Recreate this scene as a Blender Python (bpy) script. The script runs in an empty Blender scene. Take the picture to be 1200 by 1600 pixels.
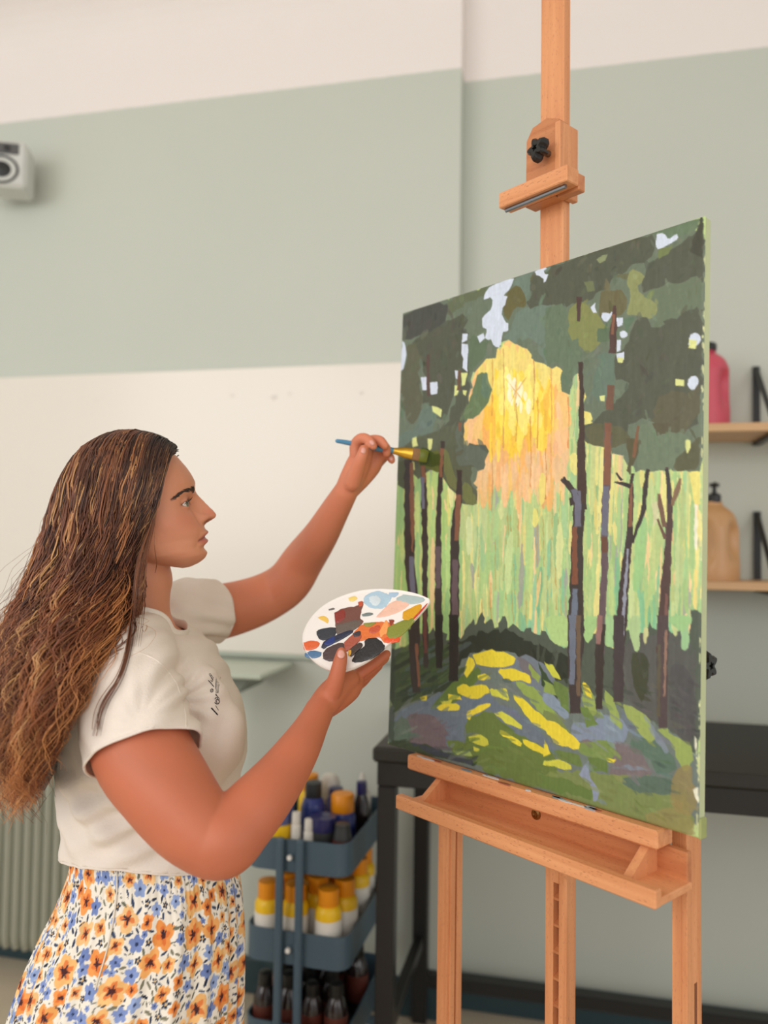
import bpy, math, random
import numpy as np
from mathutils import Vector, Matrix
from mathutils.bvhtree import BVHTree

# ================================================================ camera, world, light, exposure
SC = bpy.context.scene
COL = SC.collection
PI = math.pi
FPX, PITCH, ROLL, YAW, CAMZ = 1239.91, .0443, .0141, .2239, 1.35      # 1200x1600 frame
cam_d = bpy.data.cameras.new('camera'); cam = bpy.data.objects.new('camera', cam_d); COL.objects.link(cam); SC.camera = cam
cam_d.sensor_fit = 'VERTICAL'; cam_d.sensor_height = 36; cam_d.sensor_width = 27; cam_d.lens = FPX / 1600 * 36
cam_d.clip_start = .05
cam_d.dof.use_dof = True; cam_d.dof.focus_distance = 1.17; cam_d.dof.aperture_fstop = 2.0
_f = np.array([0, math.cos(PITCH), math.sin(PITCH)]); _r0 = np.array([1., 0, 0]); _u0 = np.cross(_r0, _f)
_r = _r0 * math.cos(ROLL) + _u0 * math.sin(ROLL); _u = -_r0 * math.sin(ROLL) + _u0 * math.cos(ROLL)
RZ = np.array([[math.cos(YAW), -math.sin(YAW), 0], [math.sin(YAW), math.cos(YAW), 0], [0, 0, 1.]])   # view axes -> room axes
M = Matrix([list(RZ @ _r), list(RZ @ _u), list(-(RZ @ _f))]).transposed().to_4x4()
M.translation = (0, 0, CAMZ); cam.matrix_world = M

world = bpy.data.worlds.new('world'); SC.world = world; world.use_nodes = True
bg = world.node_tree.nodes['Background']; bg.inputs[0].default_value = (1, .99, .975, 1); bg.inputs[1].default_value = .70
SC.view_settings.view_transform = 'Standard'; SC.view_settings.look = 'None'; SC.view_settings.gamma = 1
SC.view_settings.use_curve_mapping = False; SC.view_settings.exposure = 0.0

def area(name, loc, target, sx, sy, power, col):
    l = bpy.data.lights.new(name, 'AREA'); l.shape = 'RECTANGLE'; l.size = sx; l.size_y = sy; l.energy = power; l.color = col
    o = bpy.data.objects.new(name, l); COL.objects.link(o); o.location = loc
    o.rotation_euler = (Vector(target) - Vector(loc)).to_track_quat('-Z', 'Y').to_euler(); return o
area('window_daylight_side', (-2.5, -1.1, 2.15), (-.2, 1.6, 1.25), 1.6, 1.7, 27, (1, .98, .955))
area('fill_light_right', (2.7, -.9, 1.9), (-.1, 1.5, 1.2), 1.4, 1.5, 15, (1, .985, .97))  # added fill from the right, no known window there
area('window_daylight_behind', (-.7, -2.3, 2.2), (-.2, 1.9, 1.4), 2.6, 1.5, 37, (1, .985, .97))

# ================================================================ helpers
CZ = np.array([0, 0, CAMZ])
def ray(px, py): return _f + _r * (px - 600) / FPX + _u * (800 - py) / FPX          # in view axes
def V(px, py, d): return ray(px, py) * d + CZ                                       # view-axes point at depth d
def w2v(P): return RZ.T @ np.array(P, float)
def v2w(P): return RZ @ np.array(P, float)
def hit(px, py, P0, N):
    r = ray(px, py); return CZ + r * (((np.array(P0) - CZ) @ N) / (r @ N))
def srgb(c):
    c = np.array(c, float) / 255; return np.where(c <= .04045, c / 12.92, ((c + .055) / 1.055) ** 2.4)
def nrm(v): v = np.array(v, float); return v / max(1e-12, np.linalg.norm(v))

def mesh(name, v, f, smooth=True):
    me = bpy.data.meshes.new(name)
    v = np.asarray(v, np.float32)
    if isinstance(f, np.ndarray):
        n, k = f.shape
        me.vertices.add(len(v)); me.vertices.foreach_set('co', v.ravel())
        me.loops.add(n * k); me.loops.foreach_set('vertex_index', f.astype(np.int32).ravel())
        me.polygons.add(n); me.polygons.foreach_set('loop_start', np.arange(0, n * k, k, dtype=np.int32))
        me.update(calc_edges=True)
    else: me.from_pydata([tuple(map(float, p)) for p in v], [], [tuple(map(int, q)) for q in f]); me.update()
    if smooth: me.polygons.foreach_set('use_smooth', np.ones(len(me.polygons), bool))
    return me
def put(name, me, mat=None, parent=None):
    o = bpy.data.objects.new(name, me); COL.objects.link(o)
    if mat is not None: me.materials.append(mat)
    if parent is not None: o.parent = parent
    return o
def mk(name, v, f, mat, parent=None, smooth=True): return put(name, mesh(name, v, f, smooth), mat, parent)
def tag(o, label=None, cat=None, group=None, kind=None):
    if label: o['label'] = label
    if cat: o['category'] = cat
    if group: o['group'] = group
    if kind: o['kind'] = kind
    return o
def thing(name, label, cat, loc=(0, 0, 0), rz=0, group=None):
    o = bpy.data.objects.new(name, None); COL.objects.link(o); o.empty_display_size = .05
    o.location = loc; o.rotation_euler = (0, 0, rz); return tag(o, label, cat, group)
def colattr(me, rgb):       # rgb: per-vertex linear colours
    a = me.color_attributes.new('Col', 'FLOAT_COLOR', 'POINT')
    a.data.foreach_set('color', np.c_[rgb, np.ones(len(rgb))].astype(np.float32).ravel())

class MB:
    """collects simple solids into one mesh"""
    def __init__(s): s.v = []; s.f = []
    def add(s, v, f):
        o = len(s.v); s.v += [tuple(p) for p in v]; s.f += [tuple(i + o for i in q) for q in f]; return s
    def box(s, lo, hi, bev=.0, rot=None, org=(0, 0, 0)):
        lo = np.array(lo, float); hi = np.array(hi, float); c = (lo + hi) / 2; h = (hi - lo) / 2; b = min(bev, h.min() * .9)
        if b <= 0:
            v = [c + h * [x, y, z] for x in (-1, 1) for y in (-1, 1) for z in (-1, 1)]
            f = [(0, 1, 3, 2), (4, 6, 7, 5), (0, 4, 5, 1), (2, 3, 7, 6), (0, 2, 6, 4), (1, 5, 7, 3)]
        else:
            v = []; idx = {}
            for x in (-1, 1):
                for y in (-1, 1):
                    for z in (-1, 1):
                        sg = np.array([x, y, z])
                        for ax in range(3):
                            hh = h - b; hh[ax] = h[ax]; idx[(x, y, z, ax)] = len(v); v.append(c + hh * sg)
            f = []
            for ax in range(3):
                o1, o2 = [a for a in range(3) if a != ax]
                for s_ in (-1, 1):
                    q = []
                    for a, b_ in ((-1, -1), (1, -1), (1, 1), (-1, 1)):
                        k = [0, 0, 0]; k[ax] = s_; k[o1] = a; k[o2] = b_; q.append(idx[(k[0], k[1], k[2], ax)])
                    f.append(q)
                for a in (-1, 1):
                    for b_ in (-1, 1):
                        q = []
                        for e, axx in ((-1, o1), (1, o1), (1, o2), (-1, o2)):
                            k = [0, 0, 0]; k[ax] = e; k[o1] = a; k[o2] = b_; q.append(idx[(k[0], k[1], k[2], axx)])
                        f.append(q)
            for x in (-1, 1):
                for y in (-1, 1):
                    for z in (-1, 1): f.append([idx[(x, y, z, a)] for a in range(3)])
            cc = c
            f2 = []
            for q in f:
                p = [v[i] for i in q]; n = np.cross(p[1] - p[0], p[2] - p[0])
                f2.append(q if n @ (sum(p) / len(p) - cc) > 0 else q[::-1])
            f = f2
        v = [np.array(p, float) for p in v]
        if rot is not None: v = [rot @ (p - np.array(org)) + np.array(org) for p in v]
        return s.add(v, f)
    def tube(s, pts, r, n=10, cap=True, sq=None):
        p = np.array(pts, float); r = np.full(len(p), r) if np.ndim(r) == 0 else np.array(r, float)
        v, f = tube_arrays(p, r, r, n, False); return s.add(v, f)
    def lathe(s, prof, c=(0, 0, 0), n=20, sx=1, sy=1):
        k = len(prof); v = []; c = np.array(c, float)
        for r, z in prof:
            for i in range(n): a = 2 * PI * i / n; v.append(c + [r * math.cos(a) * sx, r * math.sin(a) * sy, z])
        f = [(j * n + i, j * n + (i + 1) % n, (j + 1) * n + (i + 1) % n, (j + 1) * n + i) for j in range(k - 1) for i in range(n)]
        f.append(tuple(range(n))[::-1]); f.append(tuple((k - 1) * n + i for i in range(n))); return s.add(v, f)
    def prism(s, poly, z0, z1, fn=None):
        n = len(poly); v = [(x, y, z0) for x, y in poly] + [(x, y, z1) for x, y in poly]
        if fn: v = [fn(p) for p in v]
        f = [tuple(range(n))[::-1], tuple(range(n, 2 * n))] + [(i, (i + 1) % n, (i + 1) % n + n, i + n) for i in range(n)]
        return s.add(v, f)
    def build(s, name, mat, parent=None, smooth=False):
        me = mesh(name, np.array(s.v), s.f, smooth)
        o = put(name, me, mat, parent)
        if smooth:
            try: me.shade_smooth if False else None
            except Exception: pass
            m = o.modifiers.new('e', 'EDGE_SPLIT'); m.split_angle = .7
        return o

def frames(p):
    t = np.gradient(p, axis=0); t /= np.maximum(1e-9, np.linalg.norm(t, axis=1))[:, None]
    return t
def tube_arrays(p, ra, rb, n=16, round_ends=True, side=None):
    """elliptical tube; ra along the 'side' direction, rb across; returns closed mesh"""
    p = np.array(p, float); t = frames(p)
    s0 = np.array(side if side is not None else ([0, 0, 1.] if abs(t[0][2]) < .9 else [1., 0, 0]), float)
    A = []; prev = s0
    for i in range(len(p)):
        a = prev - t[i] * (prev @ t[i]); a = nrm(a); A.append(a); prev = a if side is None else s0
    A = np.array(A); B = np.cross(t, A)
    ang = np.linspace(0, 2 * PI, n, endpoint=False)
    rows = []
    def row(c, a, b, ra_, rb_): return c + np.outer(np.cos(ang) * ra_, a) + np.outer(np.sin(ang) * rb_, b)
    if round_ends:
        for k in (85, 60, 35): q = math.radians(k); rows.append(row(p[0] - t[0] * min(ra[0], rb[0]) * math.sin(q), A[0], B[0], ra[0] * math.cos(q), rb[0] * math.cos(q)))
    for i in range(len(p)): rows.append(row(p[i], A[i], B[i], ra[i], rb[i]))
    if round_ends:
        for k in (35, 60, 85): q = math.radians(k); rows.append(row(p[-1] + t[-1] * min(ra[-1], rb[-1]) * math.sin(q), A[-1], B[-1], ra[-1] * math.cos(q), rb[-1] * math.cos(q)))
    k = len(rows); v = np.concatenate(rows)
    f = [(j * n + i, j * n + (i + 1) % n, (j + 1) * n + (i + 1) % n, (j + 1) * n + i) for j in range(k - 1) for i in range(n)]
    f.append(tuple(range(n))[::-1]); f.append(tuple((k - 1) * n + i for i in range(n)))
    return v, f
def cr(p, m=6):
    """Catmull-Rom resampling of rows (any number of columns)"""
    p = np.array(p, float); q = np.vstack([2 * p[0] - p[1], p, 2 * p[-1] - p[-2]]); out = []
    for i in range(1, len(q) - 2):
        for t in np.arange(m) / m:
            out.append(.5 * ((2 * q[i]) + (-q[i - 1] + q[i + 1]) * t + (2 * q[i - 1] - 5 * q[i] + 4 * q[i + 1] - q[i + 2]) * t * t + (-q[i - 1] + 3 * q[i] - 3 * q[i + 1] + q[i + 2]) * t ** 3))
    out.append(p[-1]); return np.array(out)
def remesh(parts, voxel, smooth=2, fac=.5):
    """union of closed shells -> one continuous surface (numpy verts, quads)"""
    m = MB()
    for v, f in parts: m.add(v, f)
    me = mesh('tmp', np.array(m.v), m.f); o = bpy.data.objects.new('tmp', me); COL.objects.link(o)
    r = o.modifiers.new('r', 'REMESH'); r.mode = 'VOXEL'; r.voxel_size = voxel; r.adaptivity = 0
    if smooth: s = o.modifiers.new('s', 'SMOOTH'); s.iterations = smooth; s.factor = fac
    dg = bpy.context.evaluated_depsgraph_get(); e = o.evaluated_get(dg); em = e.to_mesh()
    v = np.empty(len(em.vertices) * 3, np.float32); em.vertices.foreach_get('co', v)
    n = len(em.polygons); lt = np.empty(n, np.int32); em.polygons.foreach_get('loop_total', lt)
    li = np.empty(len(em.loops), np.int32); em.loops.foreach_get('vertex_index', li)
    if (lt == 4).all(): f = li.reshape(-1, 4)
    else:
        f = []; k = 0
        for t in lt: f.append(tuple(li[k:k + t])); k += t
    v = v.reshape(-1, 3).astype(float); e.to_mesh_clear(); bpy.data.objects.remove(o); bpy.data.meshes.remove(me)
    return v, f
def vnormals(v, f):
    n = np.zeros_like(v); a, b, c, d = v[f[:, 0]], v[f[:, 1]], v[f[:, 2]], v[f[:, 3]]
    fn = np.cross(c - a, d - b)
    for i in range(4): np.add.at(n, f[:, i], fn)
    return n / np.maximum(1e-12, np.linalg.norm(n, axis=1))[:, None]

# ---------------------------------------------------------------- materials
def nodes(m): m.use_nodes = True; nt = m.node_tree; return nt, nt.nodes['Principled BSDF']
def pm(name, col, rough=.5, metal=0, var=.06, scale=8, bump=0., bscale=60, spec=.5, stretch=(1, 1, 1), sss=0, coat=0, alpha=None, trans=0):
    """plain painted / plastic / cloth material with a little procedural variation"""
    m = bpy.data.materials.new(name); nt, b = nodes(m); L = nt.links.new; c = srgb(col)
    tc = nt.nodes.new('ShaderNodeTexCoord'); mp = nt.nodes.new('ShaderNodeMapping'); mp.inputs['Scale'].default_value = stretch
    L(tc.outputs['Object'], mp.inputs[0])
    nz = nt.nodes.new('ShaderNodeTexNoise'); nz.inputs['Scale'].default_value = scale; nz.inputs['Detail'].default_value = 4; L(mp.outputs[0], nz.inputs['Vector'])
    mx = nt.nodes.new('ShaderNodeMix'); mx.data_type = 'RGBA'
    mx.inputs[6].default_value = (*(c * (1 - var)), 1); mx.inputs[7].default_value = (*np.minimum(1, c * (1 + var)), 1)
    L(nz.outputs['Fac'], mx.inputs[0]); L(mx.outputs[2], b.inputs['Base Color'])
    b.inputs['Roughness'].default_value = rough; b.inputs['Metallic'].default_value = metal; b.inputs['Specular IOR Level'].default_value = spec
    if sss: b.inputs['Subsurface Weight'].default_value = sss; b.inputs['Subsurface Radius'].default_value = (1, .35, .2); b.inputs['Subsurface Scale'].default_value = .012
    if coat: b.inputs['Coat Weight'].default_value = coat; b.inputs['Coat Roughness'].default_value = .15
    if trans: b.inputs['Transmission Weight'].default_value = trans
    if bump:
        n2 = nt.nodes.new('ShaderNodeTexNoise'); n2.inputs['Scale'].default_value = bscale; n2.inputs['Detail'].default_value = 3; L(mp.outputs[0], n2.inputs['Vector'])
        bp = nt.nodes.new('ShaderNodeBump'); bp.inputs['Strength'].default_value = bump; bp.inputs['Distance'].default_value = .002; L(n2.outputs['Fac'], bp.inputs['Height']); L(bp.outputs[0], b.inputs['Normal'])
    return m
def vm(name, rough=.5, bump=0, bscale=200, sss=0, spec=.5, coat=0, sssr=(1, .35, .2)):
    """material that takes its colour from the mesh's own colour attribute"""
    m = bpy.data.materials.new(name); nt, b = nodes(m); L = nt.links.new
    a = nt.nodes.new('ShaderNodeAttribute'); a.attribute_name = 'Col'; L(a.outputs['Color'], b.inputs['Base Color'])
    b.inputs['Roughness'].default_value = rough; b.inputs['Specular IOR Level'].default_value = spec
    if coat: b.inputs['Coat Weight'].default_value = coat; b.inputs['Coat Roughness'].default_value = .2
    if sss: b.inputs['Subsurface Weight'].default_value = sss; b.inputs['Subsurface Radius'].default_value = sssr; b.inputs['Subsurface Scale'].default_value = .01
    if bump:
        tc = nt.nodes.new('ShaderNodeTexCoord'); n2 = nt.nodes.new('ShaderNodeTexNoise'); n2.inputs['Scale'].default_value = bscale; n2.inputs['Detail'].default_value = 3; L(tc.outputs['Object'], n2.inputs['Vector'])
        bp = nt.nodes.new('ShaderNodeBump'); bp.inputs['Strength'].default_value = bump; bp.inputs['Distance'].default_value = .001; L(n2.outputs['Fac'], bp.inputs['Height']); L(bp.outputs[0], b.inputs['Normal'])
    return m
def wood(name, c1, c2, grain=(60, 60, 3), fleck=.5, rough=.45):
    m = bpy.data.materials.new(name); nt, b = nodes(m); L = nt.links.new
    tc = nt.nodes.new('ShaderNodeTexCoord'); mp = nt.nodes.new('ShaderNodeMapping'); mp.inputs['Scale'].default_value = grain; L(tc.outputs['Object'], mp.inputs[0])
    n1 = nt.nodes.new('ShaderNodeTexNoise'); n1.inputs['Scale'].default_value = 1; n1.inputs['Detail'].default_value = 5; n1.inputs['Distortion'].default_value = .4; L(mp.outputs[0], n1.inputs['Vector'])
    r1 = nt.nodes.new('ShaderNodeValToRGB'); r1.color_ramp.elements[0].position = .35; r1.color_ramp.elements[1].position = .68
    r1.color_ramp.elements[0].color = (*srgb(c1), 1); r1.color_ramp.elements[1].color = (*srgb(c2), 1); L(n1.outputs['Fac'], r1.inputs[0])
    mp2 = nt.nodes.new('ShaderNodeMapping'); mp2.inputs['Scale'].default_value = tuple(g * (10 if g > 20 else 38) for g in grain); L(tc.outputs['Object'], mp2.inputs[0])
    n2 = nt.nodes.new('ShaderNodeTexNoise'); n2.inputs['Scale'].default_value = 1; n2.inputs['Detail'].default_value = 1; L(mp2.outputs[0], n2.inputs['Vector'])
    r2 = nt.nodes.new('ShaderNodeValToRGB'); r2.color_ramp.elements[0].position = .28; r2.color_ramp.elements[1].position = .36
    r2.color_ramp.elements[0].color = (1 - fleck * .6, 1 - fleck * .75, 1 - fleck * .85, 1); r2.color_ramp.elements[1].color = (1, 1, 1, 1); L(n2.outputs['Fac'], r2.inputs[0])
    mx = nt.nodes.new('ShaderNodeMix'); mx.data_type = 'RGBA'; mx.blend_type = 'MULTIPLY'; mx.inputs[0].default_value = 1
    L(r1.outputs[0], mx.inputs[6]); L(r2.outputs[0], mx.inputs[7]); L(mx.outputs[2], b.inputs['Base Color'])
    b.inputs['Roughness'].default_value = rough
    bp = nt.nodes.new('ShaderNodeBump'); bp.inputs['Strength'].default_value = .15; bp.inputs['Distance'].default_value = .001; L(n1.outputs['Fac'], bp.inputs['Height']); L(bp.outputs[0], b.inputs['Normal'])
    return m
def wall_mat():
    m = bpy.data.materials.new('two_tone_wall_paint'); nt, b = nodes(m); L = nt.links.new
    g = nt.nodes.new('ShaderNodeNewGeometry'); sp = nt.nodes.new('ShaderNodeSeparateXYZ'); L(g.outputs['Position'], sp.inputs[0])
    nz = nt.nodes.new('ShaderNodeTexNoise'); nz.inputs['Scale'].default_value = 1.3; nz.inputs['Detail'].default_value = 3; L(g.outputs['Position'], nz.inputs['Vector'])
    n3 = nt.nodes.new('ShaderNodeTexNoise'); n3.inputs['Scale'].default_value = 30; L(g.outputs['Position'], n3.inputs['Vector'])
    ad = nt.nodes.new('ShaderNodeMath'); ad.operation = 'MULTIPLY_ADD'; ad.inputs[1].default_value = .006; L(n3.outputs['Fac'], ad.inputs[0]); L(sp.outputs['Z'], ad.inputs[2])
    gt = nt.nodes.new('ShaderNodeMath'); gt.operation = 'GREATER_THAN'; gt.inputs[1].default_value = 2.803; L(ad.outputs[0], gt.inputs[0])
    gr = nt.nodes.new('ShaderNodeMix'); gr.data_type = 'RGBA'; gr.inputs[6].default_value = (*srgb((194, 200, 189)), 1); gr.inputs[7].default_value = (*srgb((201, 206, 195)), 1); L(nz.outputs['Fac'], gr.inputs[0])
    mx = nt.nodes.new('ShaderNodeMix'); mx.data_type = 'RGBA'; mx.inputs[7].default_value = (*srgb((238, 231, 226)), 1); L(gr.outputs[2], mx.inputs[6]); L(gt.outputs[0], mx.inputs[0])
    L(mx.outputs[2], b.inputs['Base Color']); b.inputs['Roughness'].default_value = .6
    n2 = nt.nodes.new('ShaderNodeTexNoise'); n2.inputs['Scale'].default_value = 90; L(g.outputs['Position'], n2.inputs['Vector'])
    bp = nt.nodes.new('ShaderNodeBump'); bp.inputs['Strength'].default_value = .06; bp.inputs['Distance'].default_value = .002; L(n2.outputs['Fac'], bp.inputs['Height']); L(bp.outputs[0], b.inputs['Normal'])
    return m
WALL = wall_mat()
WHITE = pm('white_plaster', (238, 231, 226), .7, var=.02)
FLOOR = pm('worn_floor', (204, 190, 166), .45, var=.12, scale=3, bump=.05)
TEAL = pm('dark_teal_gloss_paint', (44, 66, 72), .35)
BLACK = pm('black_powder_coat', (33, 33, 32), .38, var=.1)
BEECH = wood('oiled_beech', (212, 140, 92), (230, 162, 112), (70, 70, 4), .35)
BEECHX = wood('oiled_beech_crosswise', (216, 144, 94), (232, 164, 114), (4, 70, 70), .55)
BEECHD = wood('oiled_beech_darker', (188, 116, 72), (206, 138, 90), (4, 70, 70), .35)
PINE = wood('light_shelf_pine', (206, 164, 120), (220, 180, 134), (4, 50, 50), .2)
PAINT_GAIN = 0.97
# ---------------------------------------------------------------- painted picture (numbers -> vertex colours)
class Raster:
    """a small polygon painter: shapes are given in photo pixels and mapped onto the canvas rectangle"""
    def __init__(s, W, H, Hm, seed=3):
        s.W, s.H, s.M = W, H, Hm
        s.a = np.zeros((H, W, 3)); s.rng = np.random.default_rng(seed)
    def mp(s, pts):
        p = np.array(pts, float); q = np.c_[p, np.ones(len(p))] @ s.M.T
        q = q[:, :2] / q[:, 2:]
        return q * [s.W, s.H]
    def poly_uv(s, q, col, alpha=1.0):
        x0, y0 = np.floor(q.min(0)).astype(int); x1, y1 = np.ceil(q.max(0)).astype(int)
        x0, y0 = max(x0, 0), max(y0, 0); x1, y1 = min(x1, s.W - 1), min(y1, s.H - 1)
        if x1 < x0 or y1 < y0: return
        X = np.arange(x0, x1 + 1)[None] + .5; Y = np.arange(y0, y1 + 1)[:, None] + .5
        m = np.zeros((y1 - y0 + 1, x1 - x0 + 1), bool)
        n = len(q)
        for i in range(n):
            ax, ay = q[i]; bx, by = q[(i + 1) % n]
            if ay == by: continue
            c = ((ay <= Y) != (by <= Y)) & (X < (bx - ax) * (Y - ay) / (by - ay) + ax)
            m ^= c
        t = s.a[y0:y1 + 1, x0:x1 + 1]
        t[m] = t[m] * (1 - alpha) + np.array(col) * alpha
    def jit(s, pts, amp, step=7):
        p = np.array(pts, float); out = []
        for i in range(len(p)):
            a, b = p[i], p[(i + 1) % len(p)]; L = np.hypot(*(b - a)); k = max(1, int(L / step))
            for j in range(k): out.append(a + (b - a) * j / k)
        out = np.array(out); nz = s.rng.normal(0, amp, out.shape)
        return out + nz
    def poly(s, pts, col, amp=1.2, alpha=1.0, step=7):
        if amp and len(pts) > 4:      # rounded brush edge
            p = np.array(pts, float); q = np.roll(p, -1, 0); pts = np.stack([p * .78 + q * .22, p * .22 + q * .78], 1).reshape(-1, 2)
        s.poly_uv(s.mp(s.jit(pts, amp, step) if amp else pts), col, alpha)
    def vary(s, col, v=8):
        return np.clip(np.array(col) + s.rng.normal(0, v) + s.rng.normal(0, v * .4, 3), 0, 255)
    def stroke(s, a, b, w, col, alpha=1.0, w2=None, bend=0):
        a = np.array(a, float); b = np.array(b, float); d = b - a; L = max(1e-6, np.hypot(*d)); d /= L; n = np.array([-d[1], d[0]])
        w2 = w if w2 is None else w2; k = max(3, int(L / 6)); L1, R1 = [], []
        for j in range(k + 1):
            t = j / k; e = min(1, .35 + 4 * min(t, 1 - t)); ww = (w + (w2 - w) * t) * .5 * e
            c = a + (b - a) * t + n * bend * math.sin(math.pi * t)
            r = s.rng.normal(0, .35, 2); L1.append(c + n * (ww + r[0])); R1.append(c - n * (ww + r[1]))
        s.poly_uv(s.mp(L1 + R1[::-1]), col, alpha)
    def path(s, pts, ws, col, alpha=1.0, jitter=.5):
        p = np.array(pts, float); ws = np.array(ws, float) if np.ndim(ws) else np.full(len(p), float(ws))
        P, Wd = [], []
        for i in range(len(p) - 1):
            L = np.hypot(*(p[i + 1] - p[i])); k = max(1, int(L / 7))
            for j in range(k): P.append(p[i] + (p[i + 1] - p[i]) * j / k); Wd.append(ws[i] + (ws[i + 1] - ws[i]) * j / k)
        P.append(p[-1]); Wd.append(ws[-1]); P = np.array(P); Wd = np.array(Wd)
        d = np.gradient(P, axis=0); d /= np.maximum(1e-6, np.hypot(d[:, 0], d[:, 1]))[:, None]; n = np.c_[-d[:, 1], d[:, 0]]
        r = s.rng.normal(0, jitter, (len(P), 2))
        Lp = P + n * (Wd / 2 + r[:, 0])[:, None]; Rp = P - n * (Wd / 2 + r[:, 1])[:, None]
        s.poly_uv(s.mp(np.r_[Lp, Rp[::-1]]), col, alpha)

def homography(src, dst):
    A = []
    for (x, y), (u, v) in zip(src, dst):
        A.append([x, y, 1, 0, 0, 0, -u * x, -u * y, -u]); A.append([0, 0, 0, x, y, 1, -v * x, -v * y, -v])
    h = np.linalg.svd(np.array(A, float))[2][-1]
    return (h / h[-1]).reshape(3, 3)

def smooth_noise(rng, H, W, sy, sx):
    g = rng.normal(0, 1, (int(H / sy) + 3, int(W / sx) + 3))
    y = np.linspace(0, g.shape[0] - 2.001, H); x = np.linspace(0, g.shape[1] - 2.001, W)
    yi = y.astype(int); xi = x.astype(int); fy = (y - yi)[:, None]; fx = (x - xi)[None]
    fy = fy * fy * (3 - 2 * fy); fx = fx * fx * (3 - 2 * fx)
    a = g[yi][:, xi]; b = g[yi][:, xi + 1]; c = g[yi + 1][:, xi]; d = g[yi + 1][:, xi + 1]
    return (a * (1 - fx) + b * fx) * (1 - fy) + (c * (1 - fx) + d * fx) * fy

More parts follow.
